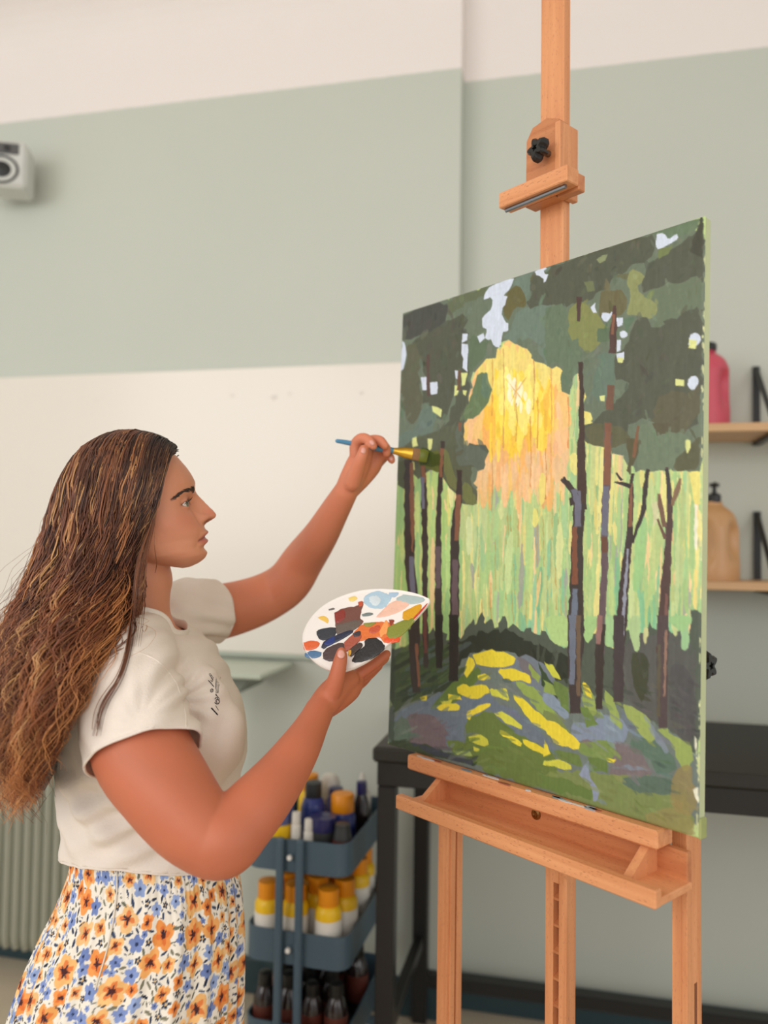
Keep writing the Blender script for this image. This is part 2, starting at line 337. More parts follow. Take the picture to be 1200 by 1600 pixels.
def paint_forest():
    src = [(628.3, 489.9), (1100.7, 336.1), (1092.4, 1308.3), (605.7, 1162.5)]
    W, H = 896, 1200
    R = Raster(W, H, homography(src, [(0, 0), (1, 0), (1, 1), (0, 1)]))
    rng = R.rng
    S = 4.4444
    def mk(ox, oy): return lambda *v: [(ox + v[i] / S, oy + v[i + 1] / S) for i in range(0, len(v), 2)]
    A, B, C, D, E, F = mk(600, 320), mk(850, 320), mk(600, 660), mk(850, 660), mk(600, 960), mk(850, 960)
    def top(x): return 490 - .3256 * (x - 628)
    # ---- light field between the trees
    R.a[:] = (186, 208, 140)
    cols = [(188, 210, 140), (172, 206, 140), (162, 200, 146), (202, 214, 146), (178, 210, 140), (164, 204, 142), (194, 212, 150)]
    for i in range(1500):
        x = rng.uniform(600, 1100); y = rng.uniform(520, 1000); L = rng.uniform(35, 130); w = rng.uniform(3, 9)
        c = np.array(cols[rng.integers(len(cols))], float)
        if rng.random() < .10: c = np.array((236, 226, 146.))
        if 800 < x < 900 and y > 840 and rng.random() < .4: c = np.array((140, 196, 154.))
        if 960 < x < 1060 and y > 860 and rng.random() < .5: c = np.array((134, 194, 148.))
        if x < 720: c = c * [.97, 1.0, .92]
        if 930 < x and y < 830 and rng.random() < .25: c = np.array((232, 226, 144.))
        if rng.random() < .06: c = np.array((246, 214, 158.))
        if rng.random() < .03: c = np.array((168, 172, 160.))
        R.stroke((x, y), (x + rng.normal(0, 2.5), y + L), w, np.clip(c + rng.normal(0, 5), 0, 255), .9)
    # ---- glow of the sun
    R.poly([(728, 640), (742, 585), (765, 548), (800, 528), (838, 528), (868, 552), (880, 600), (893, 640), (886, 700), (870, 745), (800, 760), (745, 740), (722, 690)], (247, 204, 130), 3)
    for i in range(420):
        x = rng.normal(806, 40); y = rng.uniform(535, 735)
        if not (724 < x < 888): continue
        if x < 745 and y < 585: continue
        L = rng.uniform(20, 70); r = math.hypot((x - 806) / 1.0, (y + L / 2 - 630) / 1.5)
        if r < 34: c = (255, 226, 84)
        elif r < 58: c = [(255, 214, 70), (254, 200, 78), (255, 226, 96)][rng.integers(3)]
        else: c = [(248, 190, 128), (247, 198, 146), (250, 186, 110), (246, 206, 120)][rng.integers(4)]
        if y < 575: c = (244, 224, 128)
        R.stroke((x, y), (x + rng.normal(0, 2), y + L), rng.uniform(5, 12), R.vary(c, 5), .85)
    for i in range(90):
        x = rng.uniform(735, 885); y = rng.uniform(700, 745); R.stroke((x, y), (x + rng.normal(0, 2), y + rng.uniform(15, 50)), rng.uniform(3, 7), R.vary((240, 200, 150), 5), .7)
    for i in range(60):
        x = rng.normal(806, 14); y = rng.normal(612, 24); R.stroke((x, y), (x, y + rng.uniform(12, 40)), rng.uniform(5, 10), R.vary((255, 238, 130), 4), .85)
    for i in range(18):
        x = rng.normal(806, 6); y = rng.normal(608, 12); R.stroke((x, y), (x, y + rng.uniform(8, 26)), rng.uniform(4, 8), (255, 252, 214), .9)
    for x, a, b, c in [(768, 545, 650, (214, 150, 70)), (786, 545, 700, (205, 150, 90)), (833, 535, 640, (196, 130, 80)), (839, 620, 700, (214, 140, 60)), (860, 560, 730, (225, 160, 90)), (887, 620, 700, (220, 128, 70)), (806, 630, 690, (196, 140, 70)), (828, 650, 760, (214, 140, 70)), (852, 700, 780, (200, 130, 70)), (768, 690, 800, (200, 140, 90))]:
        R.path([(x, a), (x + 1.5, (a + b) / 2), (x, b)], 1.5, c, .7)
    for (x, y) in [(-17, -20), (17, -24), (-12, 24), (14, 18), (0, -26), (-2, 30)]:
        R.path([(806, 612), (806 + x, 612 + y)], [2.2, .8], (222, 160, 70), .6)
    for i in range(24):
        x = rng.uniform(745, 900); y = rng.uniform(760, 930); R.path([(x, y), (x + rng.normal(0, 2), y + rng.uniform(40, 90))], 1.1, (190, 150, 80), .6)
    # pale tall dabs
    for q, c in [(C(570, 650, 605, 660, 617, 800, 608, 925, 580, 920, 572, 780), (214, 228, 170)), (C(815, 520, 835, 590, 828, 670, 800, 672, 796, 590), (216, 226, 160)),
                 (C(890, 740, 900, 800, 888, 1000, 880, 1190, 845, 1190, 836, 1010, 850, 830), (206, 226, 160)), (C(1085, 350, 1120, 352, 1120, 470, 1105, 575, 1072, 560, 1075, 440), (244, 228, 130)),
                 (C(1035, 590, 1068, 600, 1068, 700, 1050, 728, 1022, 715), (234, 228, 130)), (C(1085, 1010, 1095, 1060, 1070, 1270, 1055, 1290, 1055, 1160), (236, 204, 140)),
                 (C(1025, 870, 1042, 900, 1025, 1190, 1000, 1190, 1008, 1000), (200, 222, 140)), (C(440, 440, 470, 440, 492, 520, 470, 600, 450, 560), (238, 236, 170)),
                 (D(95, 680, 128, 690, 130, 940, 118, 1090, 85, 1060, 82, 860), (222, 228, 160)), (D(180, 205, 235, 210, 240, 330, 215, 370, 180, 330), (240, 230, 140)),
                 (D(1040, 560, 1062, 570, 1060, 880, 1040, 870), (248, 246, 220)), (D(1035, 1010, 1062, 1020, 1060, 1290, 1035, 1280), (246, 226, 140)), (D(1000, 330, 1080, 325, 1078, 560, 1040, 560), (240, 228, 130)),
                 (D(745, 560, 790, 540, 800, 660, 760, 720), (216, 214, 170)), (D(650, 640, 720, 660, 700, 1000, 640, 1180, 610, 1150, 630, 850), (160, 206, 140))]:
        R.poly(q, c, .7, .9)
    R.poly(B(360, 955, 450, 950, 452, 1080, 500, 1240, 590, 1230, 470, 1400, 350, 1480, 280, 1600, 265, 1010, 300, 1040), (238, 224, 128), 1.5)
    for i in range(40):
        x = rng.uniform(912, 950); y = rng.uniform(545, 660); R.stroke((x, y), (x + rng.normal(0, 1), y + rng.uniform(20, 50)), rng.uniform(4, 8), R.vary((224, 222, 130), 8), .8)
    # ---- canopy
    dk, dk2, md, bl, ol, lt = (86, 90, 74), (96, 98, 78), (108, 121, 102), (112, 130, 116), (118, 116, 82), (150, 158, 108)
    R.poly([(600, 500), (628, 487), (760, 445), (900, 398), (1110, 330), (1110, 560), (1098, 735), (1060, 735), (1000, 735), (975, 720), (940, 690), (915, 640), (905, 580), (885, 590), (868, 566), (845, 572), (815, 540), (790, 530), (765, 560), (745, 570), (735, 600), (728, 660), (722, 690), (735, 700), (745, 735), (745, 786), (722, 770), (712, 745), (690, 720), (640, 740), (605, 765)], md, 3)
    R.poly(A(125, 750, 450, 660, 420, 860, 300, 900, 150, 945, 120, 930), (76, 78, 72), 1.5)
    R.poly(A(450, 660, 740, 560, 720, 620, 560, 690, 430, 800), (100, 110, 82), 1.5)
    R.poly(A(430, 830, 520, 760, 580, 800, 570, 900, 520, 960, 530, 1090, 500, 1180, 430, 1500, 380, 1500, 300, 1380, 250, 1370, 290, 1150, 160, 960, 300, 900), dk, 2)
    R.poly(A(150, 960, 250, 1010, 270, 1100, 230, 1200, 270, 1300, 260, 1480, 200, 1530, 150, 1480, 110, 1300, 120, 1180, 160, 1090), dk2, 2)
    R.poly(A(490, 770, 560, 780, 600, 1240, 560, 1500, 540, 1700, 400, 1700, 430, 1500, 540, 1240), dk, 2)
    R.poly(A(580, 760, 740, 620, 760, 700, 690, 770, 680, 860, 560, 900), md, 1.5)
    R.poly(A(600, 900, 720, 960, 690, 1060, 620, 1140, 580, 1170, 590, 1000), (98, 116, 90), 1.5)
    R.poly(A(690, 1150, 745, 1260, 740, 1350, 640, 1470, 510, 1510, 590, 1380, 640, 1200), (104, 124, 88), 1.2)
    R.poly(A(690, 1160, 722, 1180, 735, 1340, 690, 1350, 660, 1300), (100, 124, 100), 1)
    R.poly(A(280, 1400, 380, 1400, 350, 1560, 250, 1700, 110, 1700, 100, 1600, 230, 1540), (106, 124, 112), 1.5)
    R.poly(A(880, 520, 1040, 440, 1130, 440, 1200, 440, 1200, 660, 1080, 720, 1000, 700, 900, 600), bl, 2)
    R.poly(A(920, 720, 1200, 670, 1200, 1080, 1120, 1120, 1080, 1000, 1040, 940, 990, 920, 920, 970, 830, 930, 880, 850), bl, 2)
    R.poly(A(860, 600, 930, 560, 985, 640, 985, 710, 900, 720, 870, 820, 820, 760, 830, 680), (104, 100, 62), 1.2)
    R.poly(A(1030, 480, 1100, 520, 1060, 570, 1010, 540), (98, 100, 66), 1)
    R.poly(B(-70, 480, 140, 410, 320, 330, 740, 190, 770, 310, 700, 420, 620, 400, 560, 470, 480, 500, 440, 600, 370, 590, 290, 690, 120, 700, -10, 690, -130, 720, -100, 600), dk, 2)
    R.poly(B(740, 190, 1070, 80, 1050, 180, 850, 260, 780, 200), (104, 124, 96), 1.5)
    R.poly(B(780, 370, 1060, 190, 1100, 70, 1110, 560, 960, 580, 880, 540, 780, 600, 660, 610, 690, 450), dk, 2)
    R.poly(B(1050, 180, 1090, 80, 1090, 360, 1010, 330), (70, 72, 58), 1.5)
    R.poly(B(480, 500, 590, 520, 640, 430, 580, 480), (104, 106, 76), 1.5)
    R.poly(B(400, 590, 560, 600, 570, 760, 400, 800, 370, 690), (108, 104, 72), 1.5)
    R.poly(B(600, 440, 690, 480, 650, 560, 660, 620, 790, 690, 780, 760, 740, 800, 640, 760, 560, 770, 600, 650, 570, 530), (142, 148, 98), 1.5)
    R.poly(B(660, 620, 760, 590, 880, 560, 1090, 480, 1090, 700, 960, 740, 820, 840, 760, 860, 790, 690), (106, 120, 96), 2)
    R.poly(B(160, 750, 240, 660, 340, 740, 400, 820, 450, 850, 380, 960, 300, 1040, 260, 990, 160, 930), (132, 138, 84), 1.5)
    R.poly(B(0, 700, 160, 690, 160, 930, 260, 940, 250, 1110, 200, 1180, 190, 1320, 110, 1290, 130, 1080, 0, 1110), (104, 122, 98), 1.8)
    R.poly(B(370, 850, 460, 850, 455, 950, 360, 950), (96, 116, 88), 1)
    R.poly(B(550, 780, 620, 770, 600, 880, 560, 900), (96, 120, 96), 1)
    R.poly(B(380, 1010, 500, 1050, 480, 1250, 440, 1370, 330, 1340, 350, 1150), (104, 124, 108), 1.5)
    R.poly(B(600, 860, 680, 760, 760, 860, 960, 760, 1095, 690, 1090, 1300, 1060, 1500, 1000, 1580, 900, 1480, 760, 1500, 640, 1480, 560, 1600, 400, 1700, 280, 1620, 270, 1560, 380, 1450, 480, 1380, 600, 1240, 480, 1200, 490, 1050, 560, 1000), dk, 2.2)
    R.poly(B(760, 1320, 960, 1300, 1080, 1290, 1085, 1400, 1000, 1560, 900, 1650, 750, 1640), (96, 94, 72), 2)
    R.poly(D(270, 30, 420, 0, 560, 40, 600, 100, 560, 150, 470, 180, 360, 170, 280, 130), (98, 98, 72), 1.6)
    R.poly(D(640, 20, 760, 0, 880, 70, 1000, 60, 990, 200, 900, 270, 880, 330, 700, 330, 620, 310, 660, 220), (112, 128, 104), 1.8)
    R.poly(D(900, 260, 1000, 180, 1075, 60, 1080, 320, 960, 335, 900, 320), (94, 94, 68), 1.4)
    R.poly(D(750, 0, 890, 0, 860, 70, 780, 90), (92, 88, 66), 1.2)
    R.poly(D(560, 100, 655, 120, 655, 220, 600, 300, 600, 360, 565, 350, 585, 240), (92, 88, 62), 1.2)
    R.poly(C(340, 60, 540, 0, 545, 200, 610, 140, 715, 170, 690, 330, 640, 330, 605, 300, 600, 420, 650, 500, 645, 575, 545, 560, 440, 420, 400, 350, 300, 330, 250, 390, 200, 370, 150, 300, 90, 420, 100, 200, 240, 100), (92, 98, 78), 1.5)
    R.poly(C(510, 0, 545, 10, 545, 190, 600, 160, 715, 180, 700, 330, 640, 330, 600, 290, 500, 300, 490, 100), (98, 108, 94), 1.2)
    R.poly(C(90, 270, 150, 260, 150, 470, 90, 430), (84, 90, 66), 1)
    R.poly(C(280, 200, 400, 190, 390, 350, 300, 320, 230, 280), (96, 104, 50), 1.4)
    R.poly(C(540, 420, 600, 430, 655, 530, 640, 580, 540, 550), (114, 120, 74), 1.2)
    R.poly(C(400, 180, 440, 180, 530, 480, 500, 500, 430, 400, 410, 300), (112, 118, 76), 1.2)
    for i in range(520):       # brushwork in the leaves
        x = rng.uniform(620, 1098); y = rng.uniform(top(x) + 4, 720)
        u = R.mp([(x, y)])[0].astype(int); u = np.clip(u, 2, [W - 3, H - 3]); c = R.a[u[1], u[0]]
        if c.sum() > 420: continue
        an = rng.uniform(-2.2, -.6); L = rng.uniform(6, 22)
        R.stroke((x, y), (x + math.cos(an) * L, y - math.sin(an) * L * -1), rng.uniform(3, 8), np.clip(c + rng.normal(0, 7) + rng.normal(0, 3, 3), 0, 255), .6)
    # sky holes
    sk = (214, 224, 240)
    for q in [A(740, 560, 905, 500, 880, 580, 820, 630, 860, 640, 810, 740, 840, 820, 870, 830, 860, 880, 820, 890, 810, 990, 760, 985, 745, 940, 705, 945, 710, 870, 680, 850, 680, 780, 750, 720, 750, 640, 690, 665, 695, 625),
              A(540, 900, 580, 895, 575, 940, 540, 960), A(540, 965, 580, 970, 578, 1160, 545, 1130), A(650, 915, 690, 890, 700, 930, 660, 960), A(490, 1150, 520, 1150, 520, 1210, 495, 1205),
              A(258, 1200, 295, 1195, 298, 1285, 265, 1285), A(320, 1235, 370, 1235, 368, 1310, 322, 1320), A(118, 950, 148, 960, 155, 1070, 130, 1160, 110, 1150), A(1040, 460, 1130, 430, 1110, 470, 1135, 500, 1110, 530, 1080, 500, 1050, 490),
              B(-10, 480, 25, 480, 10, 530, -10, 540), B(765, 210, 830, 195, 860, 250, 910, 200, 930, 230, 850, 290, 790, 318, 770, 280), B(320, 720, 345, 680, 362, 745, 330, 750), B(395, 745, 450, 760, 465, 730, 460, 790, 420, 820, 395, 790),
              B(495, 785, 542, 780, 540, 840, 505, 850), B(520, 880, 555, 868, 582, 900, 560, 925, 522, 915), B(500, 940, 530, 935, 530, 1010, 505, 1020), B(1005, 905, 1055, 885, 1085, 930, 1060, 980, 1000, 990), B(1000, 1195, 1060, 1185, 1072, 1230, 1030, 1290, 985, 1255), B(500, 1040, 545, 1025, 548, 1070, 505, 1080)]:
        R.poly(q, sk, .7)
    for q in [A(335, 1400, 400, 1420, 400, 1480, 340, 1440), A(490, 1260, 515, 1260, 510, 1325, 488, 1325), A(545, 1290, 578, 1290, 570, 1325, 550, 1320), A(540, 1170, 580, 1170, 560, 1250, 540, 1260), C(195, 110, 228, 100, 232, 165, 205, 172), C(305, 120, 335, 115, 330, 190, 300, 210), B(905, 1205, 965, 1210, 965, 1255, 905, 1250), B(500, 1060, 545, 1060, 540, 1095, 505, 1095), B(1000, 930, 1050, 940, 1040, 1000, 1000, 995), D(980, 115, 1015, 120, 1012, 180, 985, 215, 975, 150), B(388, 1320, 420, 1320, 418, 1365, 390, 1360), C(190, 270, 210, 280, 215, 335, 195, 330)]:
        R.poly(q, (222, 228, 150), .7)
    R.poly(B(360, 380, 440, 340, 420, 390, 380, 410), (140, 150, 110), 1); R.poly(B(265, 540, 340, 530, 350, 590, 300, 600), (112, 120, 84), 1)
    R.poly(B(780, 310, 890, 290, 850, 340, 790, 380), (116, 128, 80), 1)
    # ---- undergrowth band
    up = [(600, 1020), (622, 1010), (640, 1012), (660, 985), (668, 1000), (675, 975), (686, 1003), (693, 982), (700, 1005), (712, 985), (722, 1000), (738, 962), (744, 980), (752, 948), (757, 976), (768, 962), (776, 985), (787, 955), (794, 984), (805, 975), (815, 990), (825, 978), (838, 995), (850, 980), (862, 1003), (885, 1012), (910, 985), (920, 1000), (930, 985), (945, 1006), (965, 1010), (980, 975), (990, 1005), (1000, 1010), (1015, 965), (1025, 985), (1050, 985), (1060, 1010), (1075, 1005), (1080, 950), (1086, 950), (1100, 960), (1100, 1180), (1040, 1150), (960, 1110), (880, 1080), (800, 1030), (720, 1040), (600, 1110)]
    R.poly(up, (84, 94, 82), 1.5, step=5)
    R.poly([(600, 1035), (640, 1028), (660, 1008), (690, 1012), (720, 1000), (760, 985), (790, 985), (830, 1000), (870, 1022), (900, 1020), (890, 1070), (800, 1028), (720, 1040), (600, 1110)], (50, 56, 46), 2.5, step=5)
    R.poly(F(560, 130, 760, 130, 1060, 100, 1050, 920, 900, 800, 700, 700, 560, 600), (90, 92, 88), 1.5)
    R.poly(F(600, 270, 680, 250, 725, 300, 720, 480, 690, 600, 640, 560, 610, 400), (70, 74, 56), 1.2)
    R.poly(F(870, 340, 1000, 350, 1050, 520, 1050, 900, 900, 810, 860, 600), (84, 84, 84), 1.5)
    for i in range(260):
        x = rng.uniform(610, 1090); y = rng.uniform(1000, 1150)
        u = R.mp([(x, y)])[0].astype(int)
        if not (2 < u[0] < W - 3 and 2 < u[1] < H - 3): continue
        c = R.a[u[1], u[0]]
        if c.sum() > 330: continue
        R.stroke((x, y), (x + rng.normal(0, 5), y + rng.uniform(10, 30)), rng.uniform(3, 8), np.clip(c + rng.normal(0, 7), 0, 255), .6)
    for q, c in [(F(590, 0, 670, 0, 665, 180, 655, 250, 620, 240, 590, 110), (178, 206, 150)), (F(690, 90, 725, 80, 720, 150, 700, 205, 690, 190), (206, 208, 150)), (F(945, 0, 1005, 0, 1005, 220, 985, 242, 945, 235), (160, 202, 150)), (F(880, 0, 940, 0, 925, 130, 905, 150, 895, 120), (200, 212, 150)), (F(870, 0, 1030, 0, 1020, 60, 960, 120, 880, 60), (160, 202, 140)),
                 (F(430, 0, 500, 0, 495, 220, 440, 215, 428, 120), (166, 206, 150)), (F(275, 0, 385, 0, 360, 100, 310, 200, 275, 180), (170, 208, 140)), (F(0, 0, 180, 0, 170, 225, 120, 220, 60, 180, 20, 110), (180, 212, 140))]:
        R.poly(q, c, .8)
    # ---- ground
    R.poly([(600, 1110), (650, 1075), (700, 1060), (730, 1022), (760, 1015), (800, 1018), (850, 1035), (880, 1075), (930, 1085), (975, 1105), (1010, 1120), (1040, 1135), (1090, 1170), (1100, 1320), (600, 1170)], (112, 124, 118), 2)
    gcol = dict(y=(232, 214, 62), y2=(206, 206, 76), g=(104, 126, 66), g2=(124, 142, 82), dg=(66, 82, 56), b=(110, 122, 134), b2=(134, 148, 166), p=(120, 108, 112), t=(92, 112, 100), lg=(150, 170, 92), br=(150, 136, 86))
    def g(q, c, amp=1.2, al=1): R.poly(q, R.vary(gcol[c], 3), amp, al)
    g(E(40, 240, 500, 220, 480, 480, 200, 600, 40, 700), 'dg', 2)
    for i in range(60):
        x = rng.uniform(612, 712); y = rng.uniform(1015, 1100); L = rng.uniform(15, 45)
        R.stroke((x, y), (x + L * .85, y - L * .5), rng.uniform(4, 9), R.vary([(66, 84, 54), (80, 98, 60), (54, 66, 50), (84, 100, 96)][rng.integers(4)], 4), .85)
    g(E(50, 700, 470, 490, 760, 540, 780, 640, 560, 760, 560, 900, 200, 960, 40, 900), 'b', 2)
    g(E(150, 700, 300, 670, 430, 780, 440, 880, 460, 940, 250, 930, 150, 860), 'p', 2)
    g(E(20, 750, 160, 700, 200, 860, 120, 900, 20, 870), 't', 2)
    g(E(40, 880, 160, 880, 330, 910, 440, 960, 600, 1000, 640, 1050, 330, 980, 20, 900), 'dg', 1.5); R.poly(E(160, 885, 300, 900, 440, 960, 640, 1010, 640, 1050, 420, 1000), (64, 70, 80), 1.5)
    g(E(340, 600, 480, 480, 640, 360, 700, 400, 520, 600, 430, 650, 340, 650), 'g', 1.5)
    g(E(560, 720, 740, 670, 960, 760, 1200, 940, 1200, 1230, 1000, 1180, 640, 1060, 560, 940), 'g', 2)
    g(E(750, 590, 900, 640, 1150, 860, 1200, 960, 960, 840, 740, 680), 'b', 1.5)
    g(E(760, 380, 940, 260, 1100, 330, 1200, 450, 1200, 640, 1040, 520, 900, 480), 'b', 1.5)
    g(E(920, 270, 1000, 310, 1060, 380, 1040, 470, 960, 380), 'p', 1, .7)
    g(E(1000, 330, 1080, 420, 1080, 470, 1020, 430), 'lg'); g(E(1070, 330, 1200, 520, 1200, 600, 1100, 480), 'dg')
    g(E(420, 860, 560, 880, 600, 950, 620, 1000, 480, 960), 'g'); g(E(480, 940, 600, 950, 620, 990, 520, 980), 'lg')
    g(E(890, 450, 1000, 470, 1140, 600, 1200, 700, 1200, 800, 1060, 640), 'lg', 1.2)
    for q in [E(620, 270, 720, 240, 860, 255, 920, 300, 900, 355, 760, 365, 650, 350, 620, 310), E(580, 290, 620, 300, 640, 360, 570, 440, 560, 400), E(650, 410, 710, 400, 745, 440, 690, 455, 650, 445), E(785, 390, 820, 370, 900, 370, 960, 400, 1030, 440, 1020, 480, 960, 450, 880, 460, 830, 430), E(505, 500, 560, 475, 600, 500, 700, 480, 735, 510, 730, 550, 620, 590, 520, 550), E(450, 550, 540, 560, 540, 585, 450, 590), E(360, 640, 410, 615, 530, 620, 530, 660, 400, 665), E(570, 680, 640, 640, 740, 600, 745, 640, 610, 690, 610, 740, 570, 710), E(890, 560, 930, 550, 1060, 660, 1150, 740, 1200, 760, 1200, 830, 1040, 770, 960, 660), E(805, 790, 870, 820, 960, 880, 950, 915, 880, 870, 810, 830), E(970, 850, 1080, 900, 1140, 940, 1140, 980, 1060, 950, 980, 900), E(255, 575, 300, 560, 300, 590, 260, 600), E(740, 515, 850, 510, 865, 595, 750, 560)]:
        g(q, 'y', .9)
    for q in [E(740, 515, 850, 510, 865, 595, 750, 560), E(590, 840, 660, 825, 730, 870, 730, 910, 600, 890), E(620, 910, 670, 930, 660, 950, 625, 940), E(400, 600, 480, 590, 470, 615, 410, 620), E(760, 680, 840, 670, 960, 760, 960, 795, 860, 750)]:
        g(q, 'y2', .9)
    g(F(0, 530, 90, 560, 180, 670, 170, 740, 60, 650, 0, 600), 'b2'); g(F(0, 440, 80, 500, 100, 560, 0, 540), 'lg'); g(F(0, 330, 60, 350, 120, 450, 60, 430), 'y2'); g(F(60, 450, 170, 500, 180, 680, 100, 600), 'g')
    g(F(190, 760, 330, 740, 400, 690, 520, 700, 600, 800, 540, 900, 380, 860, 240, 870, 180, 840), 'b2', 1.8); g(F(400, 660, 560, 790, 530, 880, 430, 860), 'b2', 1.5)
    g(F(190, 870, 520, 870, 720, 1000, 760, 1120, 560, 1130, 440, 1080, 500, 980), 'p', 1.5, .9)
    g(F(0, 640, 120, 720, 190, 830, 200, 880, 60, 760, 0, 720), 'g2'); g(F(0, 720, 130, 760, 250, 880, 240, 940, 100, 900, 0, 800), 'y'); g(F(0, 830, 40, 960, 0, 980), 'y'); g(F(140, 780, 180, 830, 170, 840, 140, 810), 'y')
    g(F(245, 880, 480, 870, 500, 990, 440, 1000, 300, 980, 250, 950), 'g2'); g(F(430, 985, 490, 985, 480, 1020, 440, 1010), 'y'); g(F(310, 980, 440, 1000, 440, 1090, 330, 1080), 'g')
    g(F(70, 930, 250, 960, 260, 1050, 100, 1000), 'g'); g(F(0, 1000, 120, 1000, 190, 1040, 190, 1080, 0, 1040), 'y2')
    g(F(0, 1080, 200, 1080, 440, 1100, 800, 1130, 980, 1200, 1060, 1540, 700, 1460, 300, 1320, 0, 1230), 'g2', 2, .9); g(F(0, 1100, 340, 1200, 340, 1290, 0, 1210), 'g', 2)
    g(F(250, 1100, 310, 980, 320, 1120, 380, 1200, 370, 1300, 340, 1290, 330, 1180, 260, 1120), 'b2', 1.2)
    g(F(600, 830, 700, 800, 760, 880, 900, 960, 940, 1080, 800, 1100, 700, 980, 610, 930), 't', 1.8); g(F(540, 1120, 800, 1100, 980, 1200, 990, 1240, 700, 1240, 560, 1180), 't', 1.8)
    g(F(540, 610, 620, 640, 720, 700, 780, 850, 720, 880, 640, 800, 560, 680), 'lg'); g(F(420, 500, 490, 600, 560, 800, 480, 760, 420, 600), 'lg'); g(F(260, 460, 330, 520, 380, 680, 330, 700, 260, 600), 'lg'); g(F(270, 465, 300, 470, 340, 560, 330, 590, 270, 520), 'y'); g(F(530, 640, 600, 740, 660, 840, 620, 830, 540, 720), 'b')
    g(F(700, 690, 870, 930, 860, 970, 760, 850, 690, 720), 'b2', 1, .7); g(F(780, 790, 850, 770, 880, 820, 1000, 880, 1040, 930, 1030, 1010, 990, 1090, 920, 1000, 880, 880), 'lg', 1.5); g(F(900, 1090, 1040, 1000, 1050, 1400, 900, 1350, 880, 1250), 'br', 2, .8); g(F(700, 1360, 1000, 1330, 1050, 1460, 1040, 1530, 860, 1500, 700, 1430), 'br', 2, .6); g(F(900, 1270, 960, 1290, 960, 1350, 910, 1320), 'br', 1)
    g(F(460, 1050, 600, 1040, 720, 1060, 720, 1080, 560, 1070), 'b2', 1, .7); g(F(240, 640, 300, 640, 380, 760, 300, 770), 'g')
    for i in range(380):
        x = rng.uniform(612, 1088); yb = 1163 + (x - 606) * .298; y = rng.uniform(1060, yb - 3)
        u = R.mp([(x, y)])[0].astype(int)
        if not (2 < u[0] < W - 3 and 2 < u[1] < H - 3): continue
        c = R.a[u[1], u[0]]
        if c[0] > 190: continue
        an = .45 + rng.normal(0, .2) if x > 760 else -.35 + rng.normal(0, .3); L = rng.uniform(8, 30)
        R.stroke((x, y), (x + math.cos(an) * L, y + math.sin(an) * L), rng.uniform(3, 7), np.clip(c + rng.normal(0, 9) + rng.normal(0, 3, 3), 0, 255), .55)
    # ---- trunks
    tb, tr, tg, tv = (64, 56, 52), (134, 92, 70), (112, 112, 128), (104, 88, 92)
    def tr_(pts, ws, c): R.path(pts, np.array(ws) * 1.22, c, 1, .6)
    tr_(C(170, 260, 175, 480, 178, 800, 180, 1000, 200, 1150, 215, 1350, 220, 1600), [10, 13, 13, 12, 13, 13, 12], tb); tr_(C(190, 280, 196, 600, 200, 900), [5, 6, 2], tr); tr_(C(190, 930, 198, 1100, 212, 1300), [5, 7, 5], tg)
    tr_(E(205, 100, 215, 350, 225, 540), [13, 12, 9], (60, 52, 48)); tr_(E(228, 200, 245, 500), [4, 3], tr)
    tr_(C(270, 280, 280, 500, 285, 900, 285, 1150, 290, 1500, 295, 1700), [6, 8, 7, 7, 7, 6], tb); tr_(C(272, 300, 282, 420), [5, 5], tr); tr_(C(268, 380, 275, 600), [4, 4], tg); tr_(C(285, 1200, 290, 1600), [4, 5], (112, 70, 62))
    tr_(C(405, 130, 400, 300, 385, 500, 378, 800, 378, 1250, 385, 1600), [4, 6, 6, 7, 9, 9], tb); tr_(C(403, 180, 395, 380), [4, 4], tr); tr_(C(378, 860, 378, 1150), [7, 6], tv); tr_(E(385, 0, 385, 370), [10, 8], (44, 42, 38))
    tr_(C(525, 330, 520, 520, 500, 650, 492, 900, 490, 1300, 488, 1650), [6, 8, 10, 11, 12, 12], tb); tr_(C(522, 500, 512, 640, 505, 820), [6, 7, 5], tr); tr_(C(495, 950, 492, 1450), [7, 8], tv); tr_(E(485, 0, 485, 460), [12, 11], (48, 44, 42))
    tr_(C(530, 0, 525, 60), [4, 3], tr); tr_(A(305, 1040, 308, 1330), [4, 5], (92, 74, 66)); tr_(A(522, 1150, 520, 1290), [4, 4], (110, 84, 66))
    tr_(B(240, 640, 236, 810), [7, 4], (80, 60, 54)); tr_(B(485, 700, 478, 850, 470, 1030), [3, 9, 9], (84, 62, 56)); tr_(B(478, 760, 470, 900), [4, 4], tr)
    tr_(B(250, 1090, 258, 1300, 255, 1620), [6, 6, 6], (70, 56, 48)); tr_(D(260, 0, 255, 200, 262, 480, 262, 600), [6, 10, 12, 12], (74, 58, 50))
    tr_(D(245, 560, 228, 800, 225, 1100, 222, 1400, 220, 1600), [15, 15, 17, 20, 21], (66, 58, 54)); tr_(D(230, 470, 235, 720), [9, 8], tg); tr_(D(210, 720, 215, 1120), [6, 8], (130, 84, 62)); tr_(D(215, 1150, 200, 1600), [7, 9], (112, 122, 138)); tr_(D(115, 395, 160, 420, 205, 480, 225, 560), [3, 7, 9, 9], (70, 60, 54)); tr_(D(135, 375, 150, 410), [2, 4], tb); tr_(D(205, 460, 230, 560), [7, 8], tg)
    tr_(D(180, 520, 200, 570), [3, 6], tb)
    tr_(F(222, 0, 215, 300, 218, 680), [21, 18, 13], (68, 60, 58)); tr_(F(200, 0, 195, 480), [9, 6], (112, 120, 136)); tr_(F(240, 0, 240, 560), [6, 5], (112, 94, 76))
